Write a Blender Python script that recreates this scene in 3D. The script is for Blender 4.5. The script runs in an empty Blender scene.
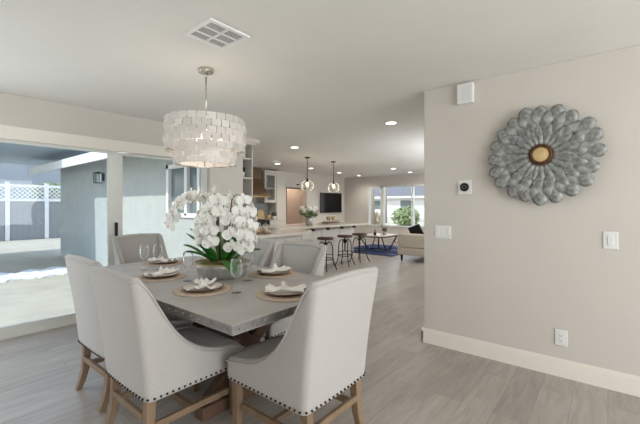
import bpy, bmesh, math, random
from mathutils import Vector, Matrix
random.seed(7)
PI = math.pi
SC = bpy.context.scene
COL = SC.collection
def R(a): return math.radians(a)
def lin(c):
    return tuple((v/255/12.92 if v/255 <= .04045 else ((v/255+.055)/1.055)**2.4) for v in c)

# ------------------------------------------------------------------ materials
def newmat(name):
    m = bpy.data.materials.new(name); m.use_nodes = True
    nt = m.node_tree; nt.nodes.clear()
    out = nt.nodes.new('ShaderNodeOutputMaterial')
    return m, nt, out
def pbr(name, rgb, rough=.5, metal=0, noise=.06, scale=20, bump=0, bscale=200, sheen=0, coat=0, spec=.5, stretch=None, rgb2=None):
    m, nt, out = newmat(name)
    b = nt.nodes.new('ShaderNodeBsdfPrincipled'); nt.links.new(b.outputs[0], out.inputs[0])
    c = lin(rgb)
    tc = nt.nodes.new('ShaderNodeTexCoord'); mp = nt.nodes.new('ShaderNodeMapping')
    nt.links.new(tc.outputs['Object'], mp.inputs[0])
    if stretch: mp.inputs['Scale'].default_value = stretch
    n = nt.nodes.new('ShaderNodeTexNoise'); n.inputs['Scale'].default_value = scale; n.inputs['Detail'].default_value = 4
    nt.links.new(mp.outputs[0], n.inputs['Vector'])
    rp = nt.nodes.new('ShaderNodeValToRGB')
    rp.color_ramp.elements[0].position = .3; rp.color_ramp.elements[1].position = .7
    c2 = lin(rgb2) if rgb2 else tuple(min(1, v*(1+noise)) for v in c)
    c1 = c if rgb2 else tuple(v*(1-noise) for v in c)
    rp.color_ramp.elements[0].color = (*c1, 1); rp.color_ramp.elements[1].color = (*c2, 1)
    nt.links.new(n.outputs['Fac'], rp.inputs[0]); nt.links.new(rp.outputs[0], b.inputs['Base Color'])
    b.inputs['Roughness'].default_value = rough; b.inputs['Metallic'].default_value = metal
    b.inputs['Specular IOR Level'].default_value = spec
    if sheen: b.inputs['Sheen Weight'].default_value = sheen
    if coat: b.inputs['Coat Weight'].default_value = coat
    if bump:
        n2 = nt.nodes.new('ShaderNodeTexNoise'); n2.inputs['Scale'].default_value = bscale
        nt.links.new(mp.outputs[0], n2.inputs['Vector'])
        bp = nt.nodes.new('ShaderNodeBump'); bp.inputs['Strength'].default_value = bump; bp.inputs['Distance'].default_value = .01
        nt.links.new(n2.outputs['Fac'], bp.inputs['Height']); nt.links.new(bp.outputs[0], b.inputs['Normal'])
    return m
def glow(name, rgb, s):
    m, nt, out = newmat(name)
    e = nt.nodes.new('ShaderNodeEmission'); e.inputs[0].default_value = (*lin(rgb), 1); e.inputs[1].default_value = s
    nt.links.new(e.outputs[0], out.inputs[0]); return m
def pane(name, tint=(1, 1, 1), ior=1.4, edge=(1, 1, 1), edge_amt=0.0):
    m, nt, out = newmat(name)
    t = nt.nodes.new('ShaderNodeBsdfTransparent'); t.inputs[0].default_value = (*tint, 1)
    g = nt.nodes.new('ShaderNodeBsdfGlossy'); g.inputs['Roughness'].default_value = .02
    g.inputs[0].default_value = (*edge, 1)
    f = nt.nodes.new('ShaderNodeFresnel'); f.inputs[0].default_value = ior
    mx = nt.nodes.new('ShaderNodeMixShader')
    nt.links.new(f.outputs[0], mx.inputs[0]); nt.links.new(t.outputs[0], mx.inputs[1]); nt.links.new(g.outputs[0], mx.inputs[2])
    last = mx
    if edge_amt:
        lw = nt.nodes.new('ShaderNodeLayerWeight'); lw.inputs[0].default_value = .25
        mu = nt.nodes.new('ShaderNodeMath'); mu.operation = 'MULTIPLY'; mu.inputs[1].default_value = edge_amt
        d = nt.nodes.new('ShaderNodeBsdfDiffuse'); d.inputs[0].default_value = (.85, .88, .88, 1)
        m2 = nt.nodes.new('ShaderNodeMixShader')
        nt.links.new(lw.outputs['Facing'], mu.inputs[0]); nt.links.new(mu.outputs[0], m2.inputs[0])
        nt.links.new(mx.outputs[0], m2.inputs[1]); nt.links.new(d.outputs[0], m2.inputs[2]); last = m2
    nt.links.new(last.outputs[0], out.inputs[0]); return m
def floor_mat():
    m, nt, out = newmat('plank_floor')
    b = nt.nodes.new('ShaderNodeBsdfPrincipled'); nt.links.new(b.outputs[0], out.inputs[0])
    tc = nt.nodes.new('ShaderNodeTexCoord')
    br = nt.nodes.new('ShaderNodeTexBrick')
    br.offset = .37; br.inputs['Scale'].default_value = 1; br.inputs['Brick Width'].default_value = 1.5
    br.inputs['Row Height'].default_value = .19; br.inputs['Mortar Size'].default_value = .0018; br.inputs['Mortar Smooth'].default_value = .4
    br.inputs['Color1'].default_value = (*lin((178, 171, 163)), 1); br.inputs['Color2'].default_value = (*lin((163, 155, 147)), 1)
    br.inputs['Mortar'].default_value = (*lin((142, 133, 125)), 1)
    nt.links.new(tc.outputs['Object'], br.inputs['Vector'])
    mp = nt.nodes.new('ShaderNodeMapping'); mp.inputs['Scale'].default_value = (1.2, 9, 1)
    nt.links.new(tc.outputs['Object'], mp.inputs[0])
    # offset grain per plank
    ad = nt.nodes.new('ShaderNodeVectorMath'); ad.operation = 'ADD'
    sc = nt.nodes.new('ShaderNodeVectorMath'); sc.operation = 'SCALE'; sc.inputs['Scale'].default_value = 60
    nt.links.new(br.outputs['Color'], sc.inputs[0]); nt.links.new(mp.outputs[0], ad.inputs[0]); nt.links.new(sc.outputs[0], ad.inputs[1])
    n = nt.nodes.new('ShaderNodeTexNoise'); n.inputs['Scale'].default_value = 2.2; n.inputs['Detail'].default_value = 7; n.inputs['Roughness'].default_value = .62
    n.inputs['Distortion'].default_value = .8
    nt.links.new(ad.outputs[0], n.inputs['Vector'])
    rp = nt.nodes.new('ShaderNodeValToRGB'); rp.color_ramp.elements[0].position = .3; rp.color_ramp.elements[1].position = .72
    rp.color_ramp.elements[0].color = (.80, .78, .76, 1); rp.color_ramp.elements[1].color = (1.16, 1.16, 1.17, 1)
    nt.links.new(n.outputs['Fac'], rp.inputs[0])
    mx = nt.nodes.new('ShaderNodeMixRGB'); mx.blend_type = 'MULTIPLY'; mx.inputs[0].default_value = 1
    nt.links.new(br.outputs['Color'], mx.inputs[1]); nt.links.new(rp.outputs[0], mx.inputs[2])
    nt.links.new(mx.outputs[0], b.inputs['Base Color'])
    b.inputs['Roughness'].default_value = .32
    bp = nt.nodes.new('ShaderNodeBump'); bp.inputs['Strength'].default_value = .08; bp.inputs['Distance'].default_value = .01
    nt.links.new(n.outputs['Fac'], bp.inputs['Height']); nt.links.new(bp.outputs[0], b.inputs['Normal'])
    return m
def capiz():
    m, nt, out = newmat('capiz')
    g = nt.nodes.new('ShaderNodeNewGeometry')
    rp = nt.nodes.new('ShaderNodeValToRGB')
    rp.color_ramp.elements[0].color = (*lin((222, 219, 214)), 1); rp.color_ramp.elements[1].color = (*lin((238, 235, 231)), 1)
    nt.links.new(g.outputs['Random Per Island'], rp.inputs[0])
    p = nt.nodes.new('ShaderNodeBsdfPrincipled'); p.inputs['Roughness'].default_value = .25; p.inputs['Specular IOR Level'].default_value = .7
    nt.links.new(rp.outputs[0], p.inputs['Base Color'])
    t = nt.nodes.new('ShaderNodeBsdfTranslucent'); nt.links.new(rp.outputs[0], t.inputs[0])
    mx = nt.nodes.new('ShaderNodeMixShader'); mx.inputs[0].default_value = .3
    nt.links.new(p.outputs[0], mx.inputs[1]); nt.links.new(t.outputs[0], mx.inputs[2]); nt.links.new(mx.outputs[0], out.inputs[0])
    return m
def petal_mat():
    m, nt, out = newmat('orchid_petal')
    p = nt.nodes.new('ShaderNodeBsdfPrincipled'); p.inputs['Roughness'].default_value = .5
    p.inputs['Base Color'].default_value = (*lin((247, 247, 243)), 1)
    t = nt.nodes.new('ShaderNodeBsdfTranslucent'); t.inputs[0].default_value = (*lin((247, 247, 240)), 1)
    mx = nt.nodes.new('ShaderNodeMixShader'); mx.inputs[0].default_value = .3
    nt.links.new(p.outputs[0], mx.inputs[1]); nt.links.new(t.outputs[0], mx.inputs[2]); nt.links.new(mx.outputs[0], out.inputs[0])
    return m
def rug_mat():
    m, nt, out = newmat('rug')
    b = nt.nodes.new('ShaderNodeBsdfPrincipled'); nt.links.new(b.outputs[0], out.inputs[0]); b.inputs['Roughness'].default_value = .95
    tc = nt.nodes.new('ShaderNodeTexCoord'); n = nt.nodes.new('ShaderNodeTexVoronoi'); n.inputs['Scale'].default_value = 3
    nt.links.new(tc.outputs['Object'], n.inputs['Vector'])
    rp = nt.nodes.new('ShaderNodeValToRGB')
    rp.color_ramp.elements[0].color = (*lin((34, 50, 100)), 1); rp.color_ramp.elements[1].color = (*lin((150, 155, 172)), 1)
    rp.color_ramp.elements[0].position = .6; rp.color_ramp.elements[1].position = .95
    nt.links.new(n.outputs['Distance'], rp.inputs[0]); nt.links.new(rp.outputs[0], b.inputs['Base Color'])
    return m

M = {}
M['wall'] = pbr('wall_paint', (212, 206, 198), .85, noise=.01, scale=3, bump=.03, bscale=300)
M['ceil'] = pbr('ceiling_paint', (236, 234, 228), .9, noise=.012, scale=3, bump=.04, bscale=250)
M['trim'] = pbr('trim_paint', (240, 235, 224), .5, noise=.01)
M['white'] = pbr('white_lacquer', (212, 206, 198), .45, noise=.01)
M['plastic'] = pbr('white_plastic', (236, 236, 234), .35, noise=.005)
M['vinyl'] = pbr('vinyl_frame', (226, 228, 222), .4, noise=.01)
M['black'] = pbr('black_gloss', (10, 10, 12), .15, noise=0)
M['floor'] = floor_mat()
M['fabric'] = pbr('linen', (184, 180, 175), .9, noise=.035, scale=90, bump=.12, bscale=700, sheen=.25)
M['oak'] = pbr('weathered_oak', (132, 109, 85), .6, noise=.22, scale=14, stretch=(1, 1, .15), bump=.1, bscale=60)
M['nail'] = pbr('bronze_nail', (62, 46, 40), .35, .8, noise=.1)
M['zinc'] = pbr('zinc_sheet', (188, 183, 179), .42, .15, noise=.12, scale=5, bump=.03, bscale=30)
M['zincedge'] = pbr('zinc_edge', (146, 142, 140), .38, .5, noise=.22, scale=40)
M['walnut'] = pbr('dark_wood', (96, 70, 54), .55, noise=.3, scale=9, stretch=(1, 1, .3))
M['iron'] = pbr('iron', (38, 34, 32), .5, .6, noise=.1)
M['chrome'] = pbr('nickel', (196, 190, 180), .22, 1, noise=.02)
M['capiz'] = capiz()
M['bulb'] = glow('warm_bulb', (255, 220, 190), 3)
M['bulbp'] = glow('pendant_bulb', (255, 225, 190), 10)
M['led'] = glow('downlight_lens', (255, 244, 226), 8)
M['galv'] = pbr('galvanised', (186, 186, 182), .38, .6, noise=.2, scale=14)
M['brass'] = pbr('aged_brass', (176, 152, 110), .4, .6, noise=.15)
M['moss'] = pbr('moss', (150, 138, 82), .95, noise=.3, scale=40, rgb2=(96, 92, 48))
M['leaf'] = pbr('orchid_leaf', (30, 92, 34), .35, noise=.2, scale=12, rgb2=(66, 132, 52))
M['stem'] = pbr('stem_green', (96, 104, 52), .5, noise=.15)
M['stake'] = pbr('stake', (120, 78, 60), .7, noise=.15)
M['petal'] = petal_mat()
M['lip'] = pbr('orchid_lip', (240, 232, 200), .5, noise=.2, rgb2=(236, 216, 216), scale=80)
M['weave'] = pbr('woven_mat', (202, 182, 163), .9, noise=.15, scale=60, bump=.3, bscale=220)
M['plate'] = pbr('brown_plate', (138, 104, 84), .35, noise=.15, scale=18)
M['plate_in'] = pbr('cream_glaze', (224, 216, 204), .25, noise=.03)
M['napkin'] = pbr('napkin_linen', (244, 240, 235), .9, noise=.03, scale=50, bump=.1, bscale=500)
M['glass'] = pane('drinking_glass', (1, 1, 1), 1.16, edge_amt=.34)
M['globe'] = pane('globe_glass', (.96, .95, .93), 1.3, edge_amt=.25)
M['pane'] = pane('window_glass', (.95, .97, .98), 1.25)
M['bluepane'] = pane('door_glass', (.90, .945, .98), 1.3)
M['metalflower'] = pbr('tin_petal', (112, 114, 111), .55, .3, noise=.3, scale=30, rgb2=(176, 178, 175), bump=.25, bscale=60)
M['rust'] = pbr('rust_rim', (92, 56, 34), .6, .4, noise=.4, scale=60)
M['disc'] = pbr('tan_disc', (196, 164, 112), .5, noise=.2, scale=18, rgb2=(222, 196, 148))
M['stool_wood'] = pbr('stool_wood', (72, 46, 34), .5, noise=.25, scale=10)
M['quartz'] = pbr('quartz', (206, 200, 190), .22, noise=.03, scale=4)
M['hood'] = pbr('bronze_hood', (104, 84, 66), .4, .5, noise=.12)
M['tile'] = pbr('backsplash', (160, 160, 160), .3, noise=.25, scale=30)
M['steel'] = pbr('stainless', (120, 120, 122), .3, .9, noise=.05)
M['stove'] = pbr('black_enamel', (28, 27, 27), .25, noise=.1)
M['sofa'] = pbr('sofa_fabric', (200, 190, 176), .95, noise=.04, scale=60, bump=.1)
M['blackfab'] = pbr('black_fabric', (18, 18, 20), .9, noise=.1)
M['rug'] = rug_mat()
M['stucco'] = pbr('stucco', (176, 182, 180), .95, noise=.05, scale=6, bump=.35, bscale=40)
M['concrete'] = pbr('concrete', (184, 176, 158), .9, noise=.1, scale=2.5, bump=.1, bscale=30)
M['fence'] = pbr('fence_paint', (146, 148, 148), .8, noise=.05)
M['extwhite'] = pbr('exterior_white', (232, 232, 230), .7, noise=.03)
M['roofgrey'] = pbr('shingle', (112, 112, 116), .95, noise=.2, scale=10)
M['foliage'] = pbr('foliage', (104, 126, 78), .8, noise=.3, scale=4, rgb2=(160, 174, 130))
M['palefol'] = pbr('pale_foliage', (172, 170, 140), .8, noise=.2, scale=5, rgb2=(205, 190, 170))
M['bark'] = pbr('bark', (150, 138, 124), .9, noise=.2, scale=9)
M['darkgreen'] = pbr('dark_foliage', (44, 66, 40), .8, noise=.3, scale=30)
M['shadeglass'] = pbr('dark_window', (104, 118, 120), .1, noise=.02)
M['doorwood'] = pbr('door_brown', (120, 88, 66), .6, noise=.1)
M['hallwall'] = pbr('hall_paint', (196, 182, 172), .9, noise=.01)

# ------------------------------------------------------------------ geometry helpers
def BM(): return bmesh.new()
def box(bm, x0, x1, y0, y1, z0, z1, mi=0):
    r = bmesh.ops.create_cube(bm, size=1)
    vs = r['verts']
    for v in vs:
        v.co = Vector(((x0+x1)/2+v.co.x*(x1-x0), (y0+y1)/2+v.co.y*(y1-y0), (z0+z1)/2+v.co.z*(z1-z0)))
    if mi:
        for f in {f for v in vs for f in v.link_faces}: f.material_index = mi
    return vs
def ringverts(bm, c, u, v, ru, rv, seg):
    return [bm.verts.new(c + u*(ru*math.cos(2*PI*i/seg)) + v*(rv*math.sin(2*PI*i/seg))) for i in range(seg)]
def bridge(bm, a, b, mi=0):
    n = len(a); 
    for i in range(n):
        f = bm.faces.new((a[i], a[(i+1) % n], b[(i+1) % n], b[i])); f.material_index = mi; f.smooth = True
def tube(bm, pts, r, seg=8, closed=False, caps=True, mi=0):
    pts = [Vector(p) for p in pts]; n = len(pts)
    rs = r if isinstance(r, (list, tuple)) else [r]*n
    rings = []; up = Vector((0, 0, 1)); prev = None
    for i, p in enumerate(pts):
        if closed: t = pts[(i+1) % n]-pts[i-1]
        else: t = pts[min(i+1, n-1)]-pts[max(i-1, 0)]
        t.normalize()
        if prev is None:
            u = t.cross(up) if abs(t.dot(up)) < .95 else t.cross(Vector((1, 0, 0)))
        else: u = prev - t*prev.dot(t)
        u.normalize(); prev = u; v = t.cross(u)
        rings.append(ringverts(bm, p, u, v, rs[i], rs[i], seg))
    for i in range(n-1): bridge(bm, rings[i], rings[i+1], mi)
    if closed: bridge(bm, rings[-1], rings[0], mi)
    elif caps:
        for rg in (rings[0][::-1], rings[-1]):
            f = bm.faces.new(rg); f.material_index = mi
def beam(bm, p0, p1, w, h, w1=None, h1=None, mi=0):
    p0, p1 = Vector(p0), Vector(p1); t = (p1-p0).normalized()
    u = t.cross(Vector((0, 0, 1))) 
    if u.length < .05: u = Vector((0, 1, 0))
    u.normalize(); v = t.cross(u); w1 = w1 or w; h1 = h1 or h
    a = [bm.verts.new(p0+u*sx*w/2+v*sy*h/2) for sx, sy in ((-1, -1), (1, -1), (1, 1), (-1, 1))]
    b = [bm.verts.new(p1+u*sx*w1/2+v*sy*h1/2) for sx, sy in ((-1, -1), (1, -1), (1, 1), (-1, 1))]
    for i in range(4): bm.faces.new((a[i], a[(i+1) % 4], b[(i+1) % 4], b[i])).material_index = mi
    bm.faces.new(a[::-1]).material_index = mi; bm.faces.new(b).material_index = mi
def lathe(bm, prof, seg=24, c=(0, 0, 0), mi=0, close=False, sx=1, sy=1):
    c = Vector(c); rings = []
    for r, z in prof:
        if r < 1e-5: rings.append([bm.verts.new(c+Vector((0, 0, z)))])
        else: rings.append([bm.verts.new(c+Vector((sx*r*math.cos(2*PI*i/seg), sy*r*math.sin(2*PI*i/seg), z))) for i in range(seg)])
    for a, b in zip(rings[:-1], rings[1:]):
        if len(a) == 1 and len(b) == 1: continue
        for i in range(seg):
            if len(a) == 1: f = bm.faces.new((a[0], b[(i+1) % seg], b[i]))
            elif len(b) == 1: f = bm.faces.new((a[i], a[(i+1) % seg], b[0]))
            else: f = bm.faces.new((a[i], a[(i+1) % seg], b[(i+1) % seg], b[i]))
            f.smooth = True; f.material_index = mi
def ball(bm, c, r, seg=12, sz=1, mi=0):
    k = 8
    lathe(bm, [(r*math.sin(PI*i/k), -r*sz*math.cos(PI*i/k)) for i in range(k+1)], seg, c, mi)
def obj(name, bm, mat, parent=None, smooth=False, bevel=0, sub=0, solid=0, seg=2):
    bmesh.ops.recalc_face_normals(bm, faces=bm.faces)
    me = bpy.data.meshes.new(name); bm.to_mesh(me); bm.free()
    for m in (mat if isinstance(mat, (list, tuple)) else [mat]): me.materials.append(m)
    if smooth:
        for p in me.polygons: p.use_smooth = True
    o = bpy.data.objects.new(name, me); COL.objects.link(o)
    if parent: o.parent = parent
    if solid:
        s = o.modifiers.new('solid', 'SOLIDIFY'); s.thickness = solid; s.offset = 0
    if bevel:
        b = o.modifiers.new('bevel', 'BEVEL'); b.width = bevel; b.segments = seg; b.limit_method = 'ANGLE'; b.angle_limit = R(40)
    if sub:
        s = o.modifiers.new('sub', 'SUBSURF'); s.levels = sub; s.render_levels = sub
    return o
def tag(o, label, cat, group=None, kind=None):
    o['label'] = label; o['category'] = cat
    if group: o['group'] = group
    if kind: o['kind'] = kind
    return o
def thing(name, label, cat, loc=(0, 0, 0), rz=0, group=None):
    o = bpy.data.objects.new(name, None); COL.objects.link(o); o.location = loc; o.rotation_euler = (0, 0, rz)
    o.empty_display_size = .05
    return tag(o, label, cat, group)
def struct(name, bm, mat, label, bevel=0):
    o = obj(name, bm, mat, bevel=bevel); o['kind'] = 'structure'; o['label'] = label; o['category'] = name.split('_')[0]
    return o
def dup(root, loc, rz=None, label=None):
    r = root.copy(); COL.objects.link(r); r.location = loc
    if rz is not None: r.rotation_euler = (0, 0, rz)
    if label: r['label'] = label
    for ch in list(root.children):
        c = ch.copy(); COL.objects.link(c); c.parent = r
        for g in list(ch.children):
            d = g.copy(); COL.objects.link(d); d.parent = c
    return r

# ------------------------------------------------------------------ room shell
b = BM(); box(b, -1.7, 11.75, -4.4, 4.77, -.12, 0); box(b, 3.1, 11.75, 4.77, 8.35, -.12, 0); box(b, 8.1, 9.5, 8.35, 10.2, -.12, 0)
struct('floor', b, M['floor'], 'grey beige wood plank floor')
b = BM(); box(b, -1.7, 11.75, -4.4, 4.77, 2.44, 2.56); box(b, 3.1, 11.75, 4.77, 8.35, 2.44, 2.56); box(b, 8.1, 9.5, 8.35, 10.2, 2.44, 2.56)
struct('ceiling', b, M['ceil'], 'smooth off white ceiling')
b = BM(); box(b, 3.30, 3.42, -4.4, 1.387, 0, 2.44); box(b, 3.42, 11.6, 1.267, 1.387, 0, 2.44)
struct('wall_right', b, M['wall'], 'cream wall with the metal flower, ending in a corner', bevel=.006)
b = BM(); box(b, -1.7, -1.58, -4.4, 4.62, 0, 2.44)
struct('wall_back', b, M['wall'], 'cream wall behind the dining area')
b = BM(); box(b, -1.7, 3.06, 4.62, 4.77, 2.0, 2.44); box(b, 3.06, 3.65, 4.62, 4.77, 0, 2.44); box(b, -1.7, -1.3, 4.62, 4.77, 0, 2.0)
struct('wall_left', b, M['wall'], 'cream wall over and beside the sliding glass door')
b = BM(); box(b, -1.58, 3.12, 4.597, 4.622, 1.985, 2.115)
struct('trim_1', b, M['trim'], 'pale head casing over the sliding glass door', bevel=.004)
# wing wall with kitchen window opening (Y 4.95-6.13, z 1.31-2.04)
b = BM()
box(b, 3.1, 3.25, 4.77, 4.95, -.1, 2.44); box(b, 3.1, 3.25, 5.93, 12.0, -.1, 2.44)
box(b, 3.1, 3.25, 4.95, 5.93, -.1, 1.17); box(b, 3.1, 3.25, 4.95, 5.93, 2.0, 2.44); box(b, 3.25, 6.0, 11.9, 12.0, -.1, 2.44)
struct('wall_kitchen', b, [M['stucco']], 'pale stucco side wall of the kitchen wing seen through the glass')
b = BM()
box(b, 3.25, 8.24, 8.2, 8.35, 0, 2.44); box(b, 9.28, 11.6, 8.2, 8.35, 0, 2.44); box(b, 8.24, 9.28, 8.2, 8.35, 1.96, 2.44)
struct('wall_far', b, M['wall'], 'beige far wall carrying the television')
b = BM(); box(b, 8.1, 8.2, 8.35, 10.2, 0, 2.44); box(b, 9.4, 9.5, 8.35, 10.2, 0, 2.44); box(b, 8.1, 9.5, 10.1, 10.2, 0, 2.44)
struct('wall_hall', b, M['hallwall'], 'pinkish grey hall wall behind the far doorway')
b = BM()
WY0, WY1, WZ0, WZ1 = 4.3, 7.1, .56, 2.06
box(b, 11.6, 11.75, 1.267, WY0, 0, 2.44); box(b, 11.6, 11.75, WY1, 8.35, 0, 2.44)
box(b, 11.6, 11.75, WY0, WY1, 0, WZ0); box(b, 11.6, 11.75, WY0, WY1, WZ1, 2.44)
struct('wall_window', b, M['wall'], 'beige end wall with the wide front window')
# baseboards
def baseboard(name, pts, label):
    b = BM()
    for (x0, x1, y0, y1, t, ax) in pts:
        box(b, x0, x1, y0, y1, 0, .115)
        if ax == 'x': box(b, x0+t*.35, x1, y0, y1, .115, .128); box(b, x0+t*.6, x1, y0, y1, .128, .138)
        else: box(b, x0, x1, y0+.004, y1, .115, .128); box(b, x0, x1, y0+.008, y1, .128, .138)
    struct(name, b, M['trim'], label, bevel=.002)
baseboard('baseboard_right', [(3.28, 3.30, -4.4, 1.405, .02, 'x'), (3.28, 4.5, 1.388, 1.405, .02, 'y')], 'tall cream baseboard along the right wall')
baseboard('baseboard_far', [(9.35, 11.6, 8.18, 8.2, .02, 'y')], 'cream baseboard under the television')
# far doorway casing
b = BM(); box(b, 8.18, 8.26, 8.17, 8.2, 0, 2.0); box(b, 9.26, 9.5, 8.16, 8.2, 0, 2.44); box(b, 8.18, 9.3, 8.17, 8.2, 1.94, 2.0)
struct('trim_2', b, [M['white']], 'casing round the far doorway')
b = BM(); box(b, 8.26, 8.30, 8.17, 8.34, 0, 1.94); box(b, 8.26, 9.26, 8.17, 8.34, 1.90, 1.94)
struct('door_1', b, M['doorwood'], 'brown frame inside the far doorway')

# ------------------------------------------------------------------ sliding glass door
d = bpy.data.objects.new('door_2', None); COL.objects.link(d); d['kind'] = 'structure'; d['label'] = 'wide sliding glass patio door with pale frame'; d['category'] = 'door'
def slider(x0, x1, y, lst, rst, glassmat, parent):
    f = BM()
    box(f, x0, x0+lst, y, y+.045, .03, 1.985); box(f, x1-rst, x1, y, y+.045, .03, 1.985)
    box(f, x0+lst, x1-rst, y, y+.045, .03, .11); box(f, x0+lst, x1-rst, y, y+.045, 1.955, 1.985)
    fo = obj('sash', f, M['vinyl'], parent, bevel=.003)
    g = BM(); box(g, x0+lst, x1-rst, y+.018, y+.026, .11, 1.955); obj('glass', g, glassmat, fo)
slider(-1.3, .25, 4.70, .06, .07, M['bluepane'], d)
slider(.20, 1.79, 4.655, .07, .11, M['bluepane'], d)
slider(1.78, 3.06, 4.70, .08, .07, M['pane'], d)
b = BM(); box(b, -1.3, 3.06, 4.625, 4.76, 0, .028); box(b, -1.3, 3.06, 4.645, 4.653, .028, .045); obj('track', b, M['vinyl'], d)
b = BM(); box(b, 1.75, 1.775, 4.615, 4.655, .95, 1.12); obj('handle', b, M['iron'], d, bevel=.004)
# kitchen window (in the wing)
d = bpy.data.objects.new('window_1', None); COL.objects.link(d); d['kind'] = 'structure'; d['label'] = 'white kitchen window in the stucco wing'; d['category'] = 'window'
b = BM()
for (y0, y1, z0, z1) in ((4.93, 5.97, 1.13, 1.20), (4.93, 5.97, 1.96, 2.03), (4.93, 5.0, 1.13, 2.03), (5.89, 5.97, 1.13, 2.03), (5.30, 5.38, 1.16, 2.0)):
    box(b, 3.07, 3.16, y0, y1, z0, z1)
obj('window_frame', b, M['extwhite'], d, bevel=.004)
b = BM(); box(b, 3.13, 3.138, 5.0, 5.89, 1.20, 1.96); obj('glass', b, M['shadeglass'], d)
# living room window
d = bpy.data.objects.new('window_2', None); COL.objects.link(d); d['kind'] = 'structure'; d['label'] = 'wide three pane front window'; d['category'] = 'window'
b = BM()
box(b, 11.58, 11.72, WY0, WY1, WZ0, WZ0+.05); box(b, 11.58, 11.72, WY0, WY1, WZ1-.05, WZ1)
for y0, y1 in ((WY0, WY0+.05), (WY1-.05, WY1), (6.42, 6.56), (5.26, 5.34)): box(b, 11.58, 11.72, y0, y1, WZ0, WZ1)
obj('window_frame', b, M['vinyl'], d, bevel=.004)
b = BM(); box(b, 11.66, 11.668, WY0+.05, WY1-.05, WZ0+.05, WZ1-.05); obj('glass', b, M['pane'], d)

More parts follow.
